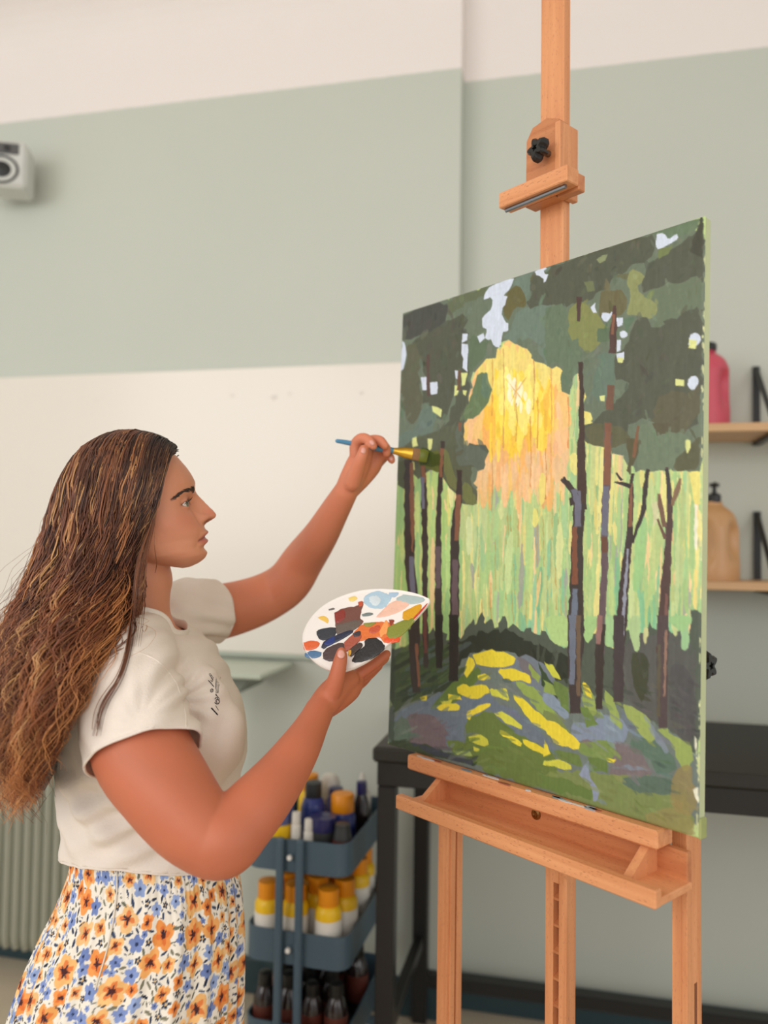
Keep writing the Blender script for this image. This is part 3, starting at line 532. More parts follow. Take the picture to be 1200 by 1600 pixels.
    tr_(D(440, 30, 437, 350, 420, 640, 418, 800, 420, 1000, 400, 1350, 390, 1600), [8, 10, 9, 9, 9, 9, 10], tv); tr_(D(440, 30, 435, 430), [8, 9], tr); tr_(D(430, 440, 418, 780), [8, 8], tg); tr_(D(418, 790, 420, 900), [8, 8], (110, 76, 60)); tr_(F(400, 60, 385, 300, 382, 650), [10, 11, 9], tb); tr_(F(390, 0, 375, 200), [7, 6], (148, 112, 106)); tr_(B(460, 1250, 450, 1420), [9, 9], (116, 84, 66)); tr_(D(440, 0, 440, 60), [8, 8], (128, 86, 66))
    tr_(D(610, 350, 600, 600, 590, 800, 560, 1050, 535, 1400, 520, 1600), [4, 7, 8, 12, 14, 13], (68, 56, 54)); tr_(D(605, 420, 595, 720), [4, 5], tr); tr_(D(580, 870, 555, 1250, 540, 1500), [3, 4, 5], (150, 154, 170)); tr_(D(715, 320, 705, 430, 685, 620, 640, 740, 610, 830), [4, 6, 6, 4, 4], tb); tr_(D(485, 410, 540, 420, 600, 445), [2, 5, 4], (58, 54, 50)); tr_(D(500, 345, 535, 400), [2, 4], (58, 54, 50)); tr_(F(520, 0, 515, 600), [14, 13], (72, 64, 64)); tr_(D(650, 20, 630, 180, 620, 240), [3, 6, 3], (128, 92, 66))
    tr_(D(848, 305, 865, 450, 870, 620, 858, 900, 835, 1200, 815, 1600), [4, 6, 8, 9, 13, 14], (86, 66, 62)); tr_(D(850, 320, 868, 560), [5, 4], (64, 60, 60)); tr_(D(945, 385, 915, 480, 885, 570), [3, 7, 3], (134, 108, 82)); tr_(D(793, 490, 812, 600, 835, 720), [2, 7, 5], (120, 92, 74)); tr_(D(785, 665, 840, 800), [2, 5], (110, 84, 70)); tr_(D(850, 1180, 838, 1600), [4, 6], (126, 92, 84)); tr_(F(825, 0, 820, 550, 825, 780), [15, 13, 11], (84, 72, 72)); tr_(F(845, 100, 835, 560), [4, 3], (148, 118, 102)); tr_(F(800, 200, 795, 700), [4, 4], (96, 90, 74))
    R.poly([(655, 700), (672, 706), (690, 712), (686, 728), (668, 730), (655, 722)], (66, 78, 30), 2)
    R.poly([(606, 1150), (612, 1000), (618, 1000), (616, 1160)], (50, 58, 50), .8, .5)
    # worn pale specks along the right edge
    for q in [F(1050, 830, 1065, 850, 1055, 1000, 1045, 940), F(1035, 1200, 1065, 1190, 1075, 1300, 1045, 1260), D(1040, 700, 1060, 720, 1055, 860, 1040, 850)]: R.poly(q, (238, 238, 214), .8)
    for i in range(60):
        y = rng.uniform(360, 1290); x = 1101 - (y - 336) * .0086 - abs(rng.normal(0, 2)); R.stroke((x, y), (x, y + rng.uniform(4, 18)), rng.uniform(1.5, 3.5), R.vary((206, 212, 160), 6), .9)
    im = R.a
    im = im * (1 + .014 * smooth_noise(rng, H, W, 30, 4)[..., None] + .014 * smooth_noise(rng, H, W, 6, 5)[..., None])
    im = np.clip(im, 0, 255).reshape(H // 2, 2, W // 2, 2, 3).mean((1, 3))
    return im      # rows from the top
# ================================================================ the room
def struct(name, mb, mat): o = mb.build(name, mat); o['kind'] = 'structure'; return o
struct('floor', MB().box((-4.2, -2.6, -.08), (3.2, 2.6, 0)), FLOOR)
struct('wall_left', MB().box((-4.2, 2.325, 0), (-.309, 2.6, 2.96)), WALL)
struct('wall_right', MB().box((-.309, 2.4, 0), (3.2, 2.6, 2.96)), WALL)
def cove(name, x0, x1, Y):
    m = MB(); pr = [(Y, 2.96), (Y, 3.0)] + [(Y - .21 + .21 * math.cos(a), 3.0 + .21 * math.sin(a)) for a in np.linspace(0, PI / 2, 12)[1:]] + [(2.6, 3.21), (2.6, 2.96)]
    n = len(pr); v = [(x0, y, z) for y, z in pr] + [(x1, y, z) for y, z in pr]
    m.add(v, [tuple(range(n)), tuple(range(n, 2 * n))[::-1]] + [(i, i + n, (i + 1) % n + n, (i + 1) % n) for i in range(n)])
    struct(name, m, WHITE)
cove('trim_1', -4.2, -.309, 2.325); cove('trim_2', -.309, 3.2, 2.4)
struct('ceiling', MB().box((-4.2, -2.6, 3.21), (3.2, 2.6, 3.3)), WHITE)
struct('baseboard_left', MB().box((-4.2, 2.305, 0), (-.309, 2.325, .105), .004), TEAL)
struct('baseboard_right', MB().box((-.309, 2.38, 0), (3.2, 2.4, .10), .004), TEAL)

# whiteboard panel
t = thing('whiteboard', 'large glossy white writing panel fixed to the green wall behind the woman', 'whiteboard', (-2.1, 2.325, 1.02))
mk_ = MB().box((-1.9, -.018, 0), (1.765, 0, .885), .002); mk_.build('panel', pm('gloss_white_board', (232, 226, 215), .25, var=.015, scale=2, coat=.15), t)
MB().box((-1.9, -.03, -.012), (1.765, 0, .0), .003).build('lower_rail', pm('grey_green_rail', (176, 186, 172), .5), t)
for (x, z, r) in [(-.02 + 1.1, .80, .006), (1.22, .79, .009), (1.27, .80, .005), (1.5, .795, .006), (.6, .8, .004)]:
    m = MB(); m.prism([(x + r * math.cos(a) * 1.2, z + r * math.sin(a)) for a in np.linspace(0, 2 * PI, 10)[:-1]], 0, 1, lambda p: (p[0], -.0184 - .0002 * p[2], p[1])); m.build('smudge', pm('grey_smudge', (222, 216, 206), .4), t)

# radiator: every column its own piece
RAD = pm('radiator_enamel', (176, 178, 162), .4, var=.03)
t = thing('radiator', 'grey-green column radiator below the whiteboard behind her long hair', 'radiator', (-1.78, 2.2, 0))
rib = None
for i in range(20):
    x = -.33 + i * .034
    if rib is None:
        m = MB()
        p = cr([(0, 0, .11), (0, 0, .20), (0, 0, .60), (0, 0, .685)], 3); m.add(*tube_arrays(p, np.interp(p[:, 2], [.11, .14, .64, .685], [.010, .013, .013, .009]), np.interp(p[:, 2], [.11, .14, .64, .685], [.035, .042, .042, .03]), 12, True, (1, 0, 0)))
        rib = m.build('rib', RAD, t, True); rib.location = (x, 0, 0)
    else: o = rib.copy(); COL.objects.link(o); o.parent = t; o.location = (x, 0, 0)
for z in (.15, .62): MB().tube([(-.35, .0, z), (.335, .0, z)], .017).build('header_pipe', RAD, t, True)
for x in (-.25, .24): MB().box((x, .02, 0), (x + .02, .1, .13)).build('foot_bracket', RAD, t)

# loudspeaker at the left edge
t = thing('loudspeaker', 'white wall speaker with dark round woofer high on the green wall', 'speaker', (-1.80, 2.215, 2.565))
t.rotation_euler = (0, 0, .42); t.scale = (.8, .8, .8)
SPK = pm('speaker_white', (206, 208, 202), .45)
MB().box((-.105, -.09, -.095), (.105, .055, .095), .014).build('cabinet', SPK, t, False)
m = MB(); 
def ring_disc(m, cx, cz, prof, y, n=28, sx=1., sz=1.):
    k = len(prof); v = [(cx + r * math.cos(a) * sx, y - d, cz + r * math.sin(a) * sz) for r, d in prof for a in np.linspace(0, 2 * PI, n, endpoint=False)]
    f = [(j * n + i, j * n + (i + 1) % n, (j + 1) * n + (i + 1) % n, (j + 1) * n + i) for j in range(k - 1) for i in range(n)] + [tuple((k - 1) * n + i for i in range(n))]
    m.add(v, f)
ring_disc(m, .01, -.028, [(.058, 0), (.057, .005), (.05, .004), (.047, -.004), (.03, .001), (.02, .006), (.008, .009)], -.09, sx=1.15); m.build('woofer', pm('speaker_cone', (36, 38, 38), .5), t, True)
MB().box((-.085, -.094, .035), (.075, -.088, .08), .004).build('tweeter_plate', pm('tweeter_plate_grey', (86, 86, 86), .5), t)
m = MB(); ring_disc(m, .03, .057, [(.014, 0), (.013, .003), (.006, .005)], -.094); m.build('tweeter', pm('tweeter_black', (34, 34, 36), .4), t, True)
MB().box((-.03, .055, -.04), (.03, .125, .03), .004).build('wall_bracket', pm('bracket_grey', (110, 112, 108), .5), t)

# black workbench
t = thing('workbench', 'long black metal workbench standing along the right wall behind the easel', 'workbench', (.45, 2.1, 0))
x0, x1, y0, y1 = -.87, 1.3, -.29, .222
MB().box((x0 - .01, y0 - .01, .855), (x1, y1, .89), .006).build('tabletop', pm('black_worktop', (40, 39, 34), .5, var=.15), t)
MB().box((x0, y0, .80), (x1, y0 + .03, .855), .002).box((x0, y1 - .03, .80), (x1, y1, .855)).box((x0, y0 + .03, .80), (x0 + .03, y1 - .03, .855)).box((x1 - .03, y0 + .03, .80), (x1, y1 - .03, .855)).build('apron', BLACK, t)
for x in (x0, x1 - .043):
    for y in (y0, y1 - .043): MB().box((x + .001, y + .001, 0), (x + .043, y + .043, .799), .003).build('leg', BLACK, t)
MB().box((x0, y1 - .035, .10), (x1, y1 - .0, .135), .002).build('stretcher', BLACK, t)
MB().box((x0 + .008, y0, .215), (x0 + .034, y1, .245), .002).build('stretcher', BLACK, t)

# wall shelves, brackets, bottles
for zt, lab in ((1.683, 'upper light pine shelf on the right wall carrying the pink bottle'), (1.274, 'lower light pine shelf on the right wall carrying the peach pump bottle')):
    t = thing('wall_shelf', lab, 'shelf', (.75, 2.4, zt)); t['group'] = 'pine wall shelves'
    MB().box((-.48, -.22, -.022), (.5, 0, 0), .002).build('shelf_board', PINE, t)
    for bx in (-.225, .42):
        MB().box((bx - .009, -.012, -.03), (bx + .009, 0, .19)).box((bx - .009, -.2, -.034), (bx + .009, 0, -.024)).build('bracket', BLACK, t)
        MB().tube([(bx, -.006, .185), (bx, -.20, 0)], .007, 6).build('bracket_strut', BLACK, t)
def jug(name, label, cx, cy, z, body, capc, pump):
    t = thing(name, label, 'bottle', (cx, cy, z), .25)
    n = 40; prof = [(.0, 0), (.056, .0), (.062, .006), (.063, .03), (.063, .14), (.060, .165), (.048, .188), (.030, .202), (.026, .208), (.026, .214)] if not pump else [(.0, 0), (.060, .0), (.065, .006), (.066, .03), (.066, .125), (.062, .15), (.050, .178), (.030, .196), (.022, .202), (.022, .21)]
    P = cr(prof, 5); v = []
    for r, zz in P:
        for i in range(n):
            a = 2 * PI * i / n; x = r * math.cos(a) * 1.0; y = r * math.sin(a) * .72
            for sg in (-1, 1):    # finger grips pressed in at both sides of the front
                g = math.exp(-((x - sg * .046) / .021) ** 4 - ((zz - .108) / .046) ** 4)
                y *= 1 - .88 * g
            v.append((x, y, zz))
    k = len(P); f = [(j * n + i, j * n + (i + 1) % n, (j + 1) * n + (i + 1) % n, (j + 1) * n + i) for j in range(k - 1) for i in range(n)] + [tuple((k - 1) * n + i for i in range(n))]
    mk('body', v, f, body, t)
    zt = P[-1][1]
    if pump:
        MB().lathe([(.017, zt - .002), (.017, zt + .018), (.012, zt + .022), (.006, zt + .024), (.005, zt + .04)]).build('pump_collar', capc, t, True)
        MB().box((-.012, -.008, zt + .04), (.012, .008, zt + .05), .002).tube([(0, 0, zt + .046), (-.012, -.03, zt + .047), (-.015, -.036, zt + .038)], .0045, 8).build('pump_head', capc, t)
    else: MB().lathe([(.027, zt - .004), (.028, zt), (.028, zt + .012), (.025, zt + .016), (.0, zt + .017)]).build('cap', capc, t, True)
BLKP = pm('black_plastic', (30, 31, 30), .35)
jug('plastic_jug', 'pink plastic bottle with black cap on the upper pine shelf', .372, 2.27, 1.683, pm('pink_plastic', (205, 82, 100), .38, var=.04), BLKP, False)
jug('pump_bottle', 'peach liquid soap bottle with black pump on the lower pine shelf', .392, 2.27, 1.274, pm('peach_plastic', (206, 160, 112), .3, var=.08, scale=14), BLKP, True)

# pale green drop-leaf shelf with a white leg, half hidden by the woman
PG = pm('pale_green_enamel', (190, 200, 184), .4); WM = pm('white_tube', (232, 232, 226), .35)
t = thing('console_table', 'small pale green wall table on a white leg behind her chest', 'table', (-.9, 2.16, 0))
MB().box((-.30, -.12, .985), (.10, .145, 1.0), .004).build('tabletop', PG, t)
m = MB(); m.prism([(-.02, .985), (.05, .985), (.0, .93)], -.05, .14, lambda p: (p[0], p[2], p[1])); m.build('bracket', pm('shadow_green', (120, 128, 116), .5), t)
MB().tube([(-.035, .0, 0), (-.035, .0, .93)], .016, 14).build('leg', WM, t, True)
MB().lathe([(.024, 0), (.024, .006), (.017, .02)], (-.045, 0, 0)).build('foot_pad', BLKP, t, True)
MB().lathe([(.02, .88), (.024, .885), (.024, .925), (.02, .93)], (-.035, 0, 0)).build('collar', WM, t, True)

# ================================================================ trolley and paint bottles
CB = pm('slate_blue_enamel', (74, 96, 110), .4, var=.04)
cart = thing('utility_cart', 'slate blue three-tier metal trolley full of paint bottles', 'trolley', (-.605, 1.99, 0), -.03)
hw, hl = .128, .185
def tray(z):
    m = MB(); n = 8
    def rr(hx, hy, r): return [(sx * (hx - r) + r * math.cos(a), sy * (hy - r) + r * math.sin(a)) for sx, sy, a0 in ((1, 1, 0), (-1, 1, PI / 2), (-1, -1, PI), (1, -1, 1.5 * PI)) for a in np.linspace(a0, a0 + PI / 2, n)]
    o = rr(hw, hl, .035); i_ = rr(hw - .004, hl - .004, .032); N = len(o)
    v = [(x, y, z - .075) for x, y in o] + [(x, y, z) for x, y in o] + [(x, y, z) for x, y in i_] + [(x, y, z - .071) for x, y in i_]
    f = [tuple(range(N))[::-1]] + [(k * N + i, k * N + (i + 1) % N, (k + 1) * N + (i + 1) % N, (k + 1) * N + i) for k in range(3) for i in range(N)] + [tuple(3 * N + i for i in range(N))]
    m.add(v, f); m.build('tray', CB, cart)
for z in (.660, .448, .236): tray(z)
for y in (-hl - .008, hl + .008):
    for x in (-.037, .012): MB().box((x - .009, y - .008, .07), (x + .009, y + .008, .665), .004).build('upright', CB, cart)
    for z in (.622, .410): MB().tube([(-.0125, y * .99, z), (-.0125, y * 1.03, z)], .006, 10).build('screw', WM, cart)
MB().box((-.11, -.17, .065), (.11, -.15, .08)).box((-.11, .15, .065), (.11, .17, .08)).box((-.01, -.17, .065), (.01, .17, .08)).build('base_frame', CB, cart)
for x in (-.1, .1):
    for y in (-.16, .16): MB().tube([(x - .008, y, .03), (x + .008, y, .03)], .03, 14).build('caster', BLKP, cart)
ORG = pm('orange_cap', (238, 150, 20), .35, var=.05); YEL = pm('yellow_plastic', (243, 196, 22), .35, var=.04); LBL = pm('white_label', (226, 222, 212), .5)
BLU = pm('blue_plastic', (44, 58, 128), .3); DBL = pm('dark_indigo', (40, 40, 92), .3); LBU = pm('grey_blue_label', (92, 100, 150), .4)
DRK = pm('dark_brown_glass', (36, 26, 24), .12, spec=.7); RED = pm('rust_label', (92, 44, 34), .4); GRYC = pm('dark_grey_cap', (50, 52, 52), .4)
def bottle(label, x, y, z, parts, group=None, cat='paint bottle', name='paint_bottle', s=1.):
    p = RZ0 @ np.array([x, y, 0]) + np.array([-.605, 1.99, z]); t = thing(name, label, cat, p, random.uniform(0, 6), group)
    for nm, mt, prof in parts: MB().lathe([(r * s, zz * s) for r, zz in prof], n=20).build(nm, mt, t, True)
    return t
RZ0 = np.array([[math.cos(-.03), -math.sin(-.03), 0], [math.sin(-.03), math.cos(-.03), 0], [0, 0, 1]])
random.seed(5)
z1 = .660 - .0705; fy = -hl
bottle('blue jar with a yellow base band at the front left of the top tray', -.062, fy + .045, z1, [('body', LBU, [(.033, .092), (.034, .094), (.034, .138), (.030, .148), (.029, .158), (.0, .16)]), ('base', YEL, [(.0, 0), (.035, 0), (.036, .02), (.036, .092), (.033, .093)])], cat='jar', name='paint_jar')
bottle('slim blue bottle with dark grey cap in the top tray beside the blue jar', -.004, fy + .125, z1, [('body', BLU, [(0, 0), (.030, 0), (.031, .01), (.031, .11), (.024, .13), (.018, .135)]), ('cap', GRYC, [(.02, .134), (.021, .136), (.021, .17), (.0, .172)])])
bottle('bottle with orange cap behind her forearm in the top tray', -.045, fy + .21, z1, [('body', YEL, [(0, 0), (.027, 0), (.028, .01), (.028, .11), (.022, .125)]), ('cap', ORG, [(.022, .124), (.023, .126), (.023, .163), (.0, .165)])])
for dx, h, lab in ((.0, .125, 'taller white paint tube standing at the front of the top tray'), (.032, .112, 'shorter white paint tube standing at the front of the top tray')):
    bottle(lab, -.012 + dx, fy + .028, z1, [('body', LBL, [(0, 0), (.011, 0), (.012, .01), (.012, h - .03), (.010, h - .028)]), ('cap', LBL, [(.010, h - .028), (.011, h - .026), (.010, h), (0, h + .001)])], name='paint_tube', cat='paint tube')
bottle('blue bottle with a wide orange cap at the right of the top tray', .070, fy + .135, z1, [('body', BLU, [(0, 0), (.032, 0), (.033, .01), (.033, .09), (.028, .103)]), ('cap', ORG, [(.028, .102), (.029, .104), (.029, .142), (.026, .146), (.0, .147)])])
bottle('indigo lidded dark jar under the orange-capped bottle', .048, fy + .050, z1, [('body', GRYC, [(0, 0), (.028, 0), (.029, .01), (.029, .085)]), ('lid', DBL, [(.030, .084), (.031, .087), (.031, .115), (.0, .118)])], cat='jar', name='paint_jar')
bottle('low dark jar with a rust label at the front right corner', .099, fy + .042, z1, [('body', GRYC, [(0, 0), (.022, 0), (.023, .01), (.023, .075), (.019, .09), (.018, .105), (0, .107)]), ('label', RED, [(.0236, .03), (.0236, .07)])], cat='jar', name='paint_jar')
bottle('white round-topped bottle at the back of the top tray', -.012, fy + .28, z1, [('body', LBL, [(0, 0), (.028, 0), (.029, .01), (.029, .10)]), ('cap', LBL, [(.029, .10), (.030, .11), (.027, .13), (.018, .146), (.0, .152)])])
bottle('white squeeze bottle with a pointed nozzle at the back of the top tray', .070, fy + .31, z1, [('body', LBL, [(0, 0), (.024, 0), (.025, .01), (.025, .09), (.017, .108)]), ('nozzle', LBL, [(.015, .107), (.011, .12), (.006, .145), (.004, .15), (0, .151)])])
bottle('dark navy bottle leaning against the right side of the top tray', .096, fy + .215, z1, [('body', DRK, [(0, 0), (.018, 0), (.019, .01), (.019, .1), (.012, .125)]), ('cap', DBL, [(.013, .124), (.014, .126), (.013, .155), (0, .156)])])
bottle('dark bottle at the middle of the top tray between the white ones', .028, fy + .21, z1, [('body', DBL, [(0, 0), (.024, 0), (.025, .01), (.025, .10), (.018, .118)]), ('cap', DBL, [(.018, .117), (.019, .119), (.018, .135), (0, .136)])])
z2 = .448 - .0705
spots = [(-.086, .040), (-.016, .044), (.070, .040), (.022, .102), (-.058, .106), (.090, .106), (-.010, .170), (.058, .170), (-.084, .170), (.014, .240), (.084, .238), (-.058, .240), (-.02, .308), (.078, .308)]
spots = [(x * .98, y) for x, y in spots]
where = ['front left corner of the middle tray', 'middle tray between the two uprights', 'front right corner of the middle tray', 'middle tray in the second row, right of the uprights', 'middle tray just behind the front left bottle', 'middle tray against its right side', 'middle tray centre, behind the left upright', 'middle tray centre right', 'middle tray at the left, third row', 'middle tray centre, fourth row', 'middle tray at the right, fourth row', 'middle tray at the back left', 'middle tray at the back centre', 'back right corner of the middle tray']
for i, (x, y) in enumerate(spots):
    bottle('yellow paint bottle with orange cap, ' + where[i], x, fy + y, z2, [('body', YEL, [(0, 0), (.031, 0), (.033, .006), (.033, .02)]), ('label', LBL, [(.0333, .019), (.0338, .022), (.0338, .098), (.0333, .1)]), ('shoulder', YEL, [(.033, .099), (.033, .118), (.027, .130), (.024, .132)]), ('cap', ORG, [(.025, .131), (.026, .133), (.0255, .17), (.0, .172)])], group='yellow paint bottles in the middle tray', s=.97)
z3 = .236 - .0705
for i, (x, y) in enumerate([(-.09, .045), (-.03, .045), (.03, .045), (.09, .045), (-.06, .103), (.0, .103), (.06, .103), (-.088, .165), (-.028, .165), (.032, .165), (.088, .225), (.026, .225), (-.04, .228), (.06, .29)]):
    w3 = ['front left corner', 'front row behind the uprights', 'front row right of the uprights', 'front right corner', 'second row at the left', 'second row in the middle', 'second row at the right', 'third row at the left', 'third row in the middle', 'third row at the right', 'right side near the back', 'middle near the back', 'left side near the back', 'back right corner'][i]
    bottle('dark brown bottle in the bottom tray, ' + w3, x, fy + y, z3, [('body', DRK, [(0, 0), (.027, 0), (.028, .006), (.028, .1), (.018, .125), (.014, .13)]), ('label', RED, [(.0284, .03), (.0284, .09)]), ('cap', BLKP, [(.016, .129), (.017, .131), (.016, .158), (0, .16)])], group='dark bottles in the bottom tray', s=[1, 1.04, .95][i % 3])
# ================================================================ easel (local x along the canvas, -y towards the painter)
AZ, LEAN = .8652, .0286
WD = np.array([math.cos(AZ), -math.sin(AZ), 0]); NH = np.array([-math.sin(AZ), -math.cos(AZ), 0])
BLv = np.array([.0126, 1.4644, -.3584]) + CZ           # canvas lower left front corner (view axes)
EH = BLv[2]
easel = thing('easel', 'tall beech wooden studio easel with tray and black star knobs', 'easel', v2w(BLv * [1, 1, 0]), YAW - AZ)
def eb(name, s0, s1, h0, h1, q0, q1, mat=BEECH, bev=.0015, parent=None, smooth=False):
    return MB().box((s0, -q1, EH + h0), (s1, -q0, EH + h1), bev).build(name, mat, parent or easel)
# uprights with routed grooves built as real recesses (three strips joined)
def grooved(name, s0, s1, h0, h1, q0, q1, gz0, gz1, gq0, gq1, side=True):
    m = MB(); gd = .008
    B = lambda a0, a1, b0, b1, c0, c1: m.box((a0, -c1, EH + b0), (a1, -c0, EH + b1), .0008)
    B(s0, s1 - gd, h0, h1, q0, q1)
    B(s1 - gd, s1, h0, h1, gq1, q1); B(s1 - gd, s1, h0, h1, q0, gq0)
    if gz1 < h1: B(s1 - gd, s1, gz1, h1, gq0, gq1)
    return m.build(name, BEECH, easel)
grooved('upright', .091, .115, -EH + .045, .30, -.080, -.042, 0, .3, -.066, -.060)
grooved('upright', .536, .558, -EH + .045, .30, -.080, -.042, 0, -.215, -.069, -.061)
# only the right groove has its shade painted; front face channel on the left upright
eb('guide_strip', .115, .1175, -EH + .045, -.075, -.0595, -.048, BEECH, .0005)
eb('mast', .308, .354, .20, 1.46, -.060, -.042)
# ladder post with real slot and notched rungs
m = MB(); s0, s1 = .318, .358; a, b = .333, .3435
for (x0, x1) in ((s0, a), (b, s1)): m.box((x0, .052, .06), (x1, .076, EH + .2), .0008)
m.box((a, .052, EH - .105 - .047), (b, .0755, EH + .2)); m.build('ladder_post', BEECH, easel)
MB().box((a - .001, .0755, .06), (b + .001, .079, EH - .15)).build('slot_shade', wood('slot_shade_brown', (120, 66, 38), (140, 80, 48)), easel)  # dark sheet that paints the shade inside the ladder slot
for i in range(20):
    z = EH - .175 - i * .040
    if z < .1: break
    m = MB(); m.prism([(.0535, z), (.0755, z + .012), (.0755, z - .008), (.054, z - .004)], a, b, lambda p: (p[2], p[0], p[1])); m.build('notch', BEECHD, easel)
eb('crossbar', .115, .536, .12, .165, -.078, -.050, BEECHX); eb('crossbar', .115, .536, -.95, -.905, -.078, -.050, BEECHX)
MB().box((.5565, .0605, .06), (.5572, .0695, EH - .215)).build('slot_shade', wood('slot_shade_brown', (120, 66, 38), (140, 80, 48)), easel)  # dark strip puts the right groove's shade into colour
# upper canvas holder
m = MB(); m.prism([(.299, EH + .905), (.363, EH + .905), (.363, EH + 1.025), (.340, EH + 1.035), (.312, EH + 1.030), (.300, EH + 1.012)], .0425, .018, lambda p: (p[0], p[2], p[1])); m.build('mast_slider', BEECHD, easel)
m = MB().box((.356, .0175, EH + .905), (.366, .064, EH + 1.022), .001); m.build('slider_cheek', BEECH, easel)
eb('holder_ledge', .268, .401, .905, .930, -.018, .012, BEECHX)
eb('holder_lip', .36, .401, .900, .926, -.034, -.018, BEECHD)
MB().tube([(.275, -.002, EH + .902), (.392, -.002, EH + .902)], .0035, 8).build('metal_rod', pm('bare_steel', (150, 152, 156), .35, 1), easel, True)
def star(name, c, axis, r=.017, th=.016):
    c = np.array(c, float); ax = nrm(axis); a = nrm(np.cross(ax, [0, .1, 1])); b = np.cross(ax, a); pts = []
    for i in range(40):
        t = 2 * PI * i / 40; rr = r * (.74 + .26 * math.cos(5 * t)) if r else 0; pts.append((rr * math.cos(t), rr * math.sin(t)))
    m = MB(); n = 40; v = []
    for k, s_ in ((0, .8), (.25, 1), (.75, 1), (1, .84)): v += [c + ax * th * k + a * x * s_ + b * y * s_ for x, y in pts]
    v += [c + ax * th + a * x * .3 + b * y * .3 for x, y in pts]; v += [c + ax * th * .55 + a * x * .26 + b * y * .26 for x, y in pts]
    f = [tuple(range(n))[::-1]] + [(j * n + i, j * n + (i + 1) % n, (j + 1) * n + (i + 1) % n, (j + 1) * n + i) for j in range(5) for i in range(n)] + [tuple(5 * n + i for i in range(n))]
    m.add(v, f); o = m.build(name, BLKP, easel); 
    MB().tube([c - ax * .014, c + ax * .002], .005, 10).build('bolt', pm('bolt_steel', (130, 128, 124), .3, 1), easel, True); o['label'] = 'black plastic star knob'
star('star_knob', (.343, .006, EH + .976), (-.12, -1, .05), .0195, .019)
star('star_knob', (.556, .075, EH + .205), (1, 0, 0), .021, .02)
# tray
BAR = eb('canvas_ledge', .072, .550, -.026, -.001, -.022, .018, BEECHX, .003)
eb('tray_back', .150, .577, -.070, -.026, -.020, -.008, BEECHD)
eb('tray_floor', .112, .583, -.071, -.061, -.010, .066, BEECHX)
m = MB(); m.box((.112, -.079, EH - .0715), (.584, -.064, EH - .049), .002); o = m.build('tray_front', BEECHX, easel)
for s in (.140, .523):
    m = MB(); m.prism([(.062, EH - .062), (.010, EH - .026), (-.010, EH - .026), (-.010, EH - .062)], s, s + .012, lambda p: (p[2], -p[0], p[1])); m.build('tray_cheek', BEECH, easel)
m = MB(); ring_disc(m, .335, EH - .040, [(.0085, 0), (.008, .002), (.0045, .003), (.003, .001), (.001, .001)], .008, 20); m.build('brass_screw', pm('brass', (150, 116, 70), .3, 1), easel, True)
rng = np.random.default_rng(8)
for i in range(16):
    s = rng.uniform(.16, .46) if i < 13 else rng.uniform(.08, .16); w = rng.uniform(.004, .016); q = rng.uniform(.002, .016)
    m = MB(); pts = [(s + w * math.cos(a) * (1 + rng.normal(0, .15)), -q + .0028 * math.sin(a) * (1 + rng.normal(0, .2))) for a in np.linspace(0, 2 * PI, 11)[:-1]]
    m.prism(pts, EH - .0012, EH + .0002); m.build('paint_smear', pm('paint_smear_colour', [(206, 204, 206), (160, 166, 178), (120, 140, 150), (214, 206, 196), (150, 80, 60)][i % 5], .4), easel)
# feet
for s in (.103, .547): MB().box((s - .03, -.26, 0), (s + .03, .42, .045), .004).build('foot', BEECH, easel)
eb('foot_crossbar', .115, .536, -EH + .0, -EH + .045, -.33, -.27, BEECHX)

# ================================================================ the painting
CW, CH, CT = .597, .80, .016
canvas = thing('painting', 'large canvas painting of a sunlit forest clearing standing on the easel', 'painting', v2w(BLv), 0)
canvas.rotation_euler = (-LEAN, 0, YAW - AZ)
im = paint_forest()
gh, gw, _ = im.shape
X, Z = np.meshgrid(np.linspace(0, CW, gw), np.linspace(CH, 0, gh))
prng = np.random.default_rng(2)
rel = .00008 * smooth_noise(prng, gh, gw, 30, 6) + .00008 * smooth_noise(prng, gh, gw, 9, 8)
lum = im.mean(2); rel = rel + .00012 * (lum / 255)
edge = np.minimum(np.minimum(X, CW - X), np.minimum(Z, CH - Z)); rel = rel * np.clip(edge / .004, 0, 1)
Yv = .0012 * (1 - np.clip(edge / .003, 0, 1)) ** 2 - rel - .0006
v = np.stack([X, Yv, Z], -1).reshape(-1, 3)
I = np.arange(gh * gw).reshape(gh, gw); f = np.stack([I[:-1, :-1], I[1:, :-1], I[1:, 1:], I[:-1, 1:]], -1).reshape(-1, 4)
o = mk('painted_surface', v, f, vm('acrylic_paint', .42, spec=.35), canvas)
colattr(o.data, srgb(im.reshape(-1, 3)) * PAINT_GAIN)
# stretched canvas body with rounded edges, pale green painted sides
nS = 60; vv = []; rows = [(0, .0012), (.0, .004), (0, CT - .002), (.0015, CT)]
m = MB().box((.0003, .0005, .0003), (CW - .0003, CT, CH - .0003), .0015); m.build('canvas_sides', pm('pale_green_canvas_edge', (196, 204, 160), .6, var=.14, scale=9, bump=.3, bscale=300), canvas)
m = MB().box((.012, CT, .012), (CW - .012, CT + .001, .045)).box((.012, CT, CH - .045), (CW - .012, CT + .001, CH - .012)).box((.012, CT, .045), (.045, CT + .001, CH - .045)).box((CW - .045, CT, .045), (CW - .012, CT + .001, CH - .045)); m.build('stretcher_bar', PINE, canvas)
m = MB(); m.box((CW - .001, -.0004, -.002), (CW + .0025, CT, .024), .0015); m.build('folded_corner', pm('olive_green_corner', (158, 166, 104), .6, var=.2, scale=60), canvas)

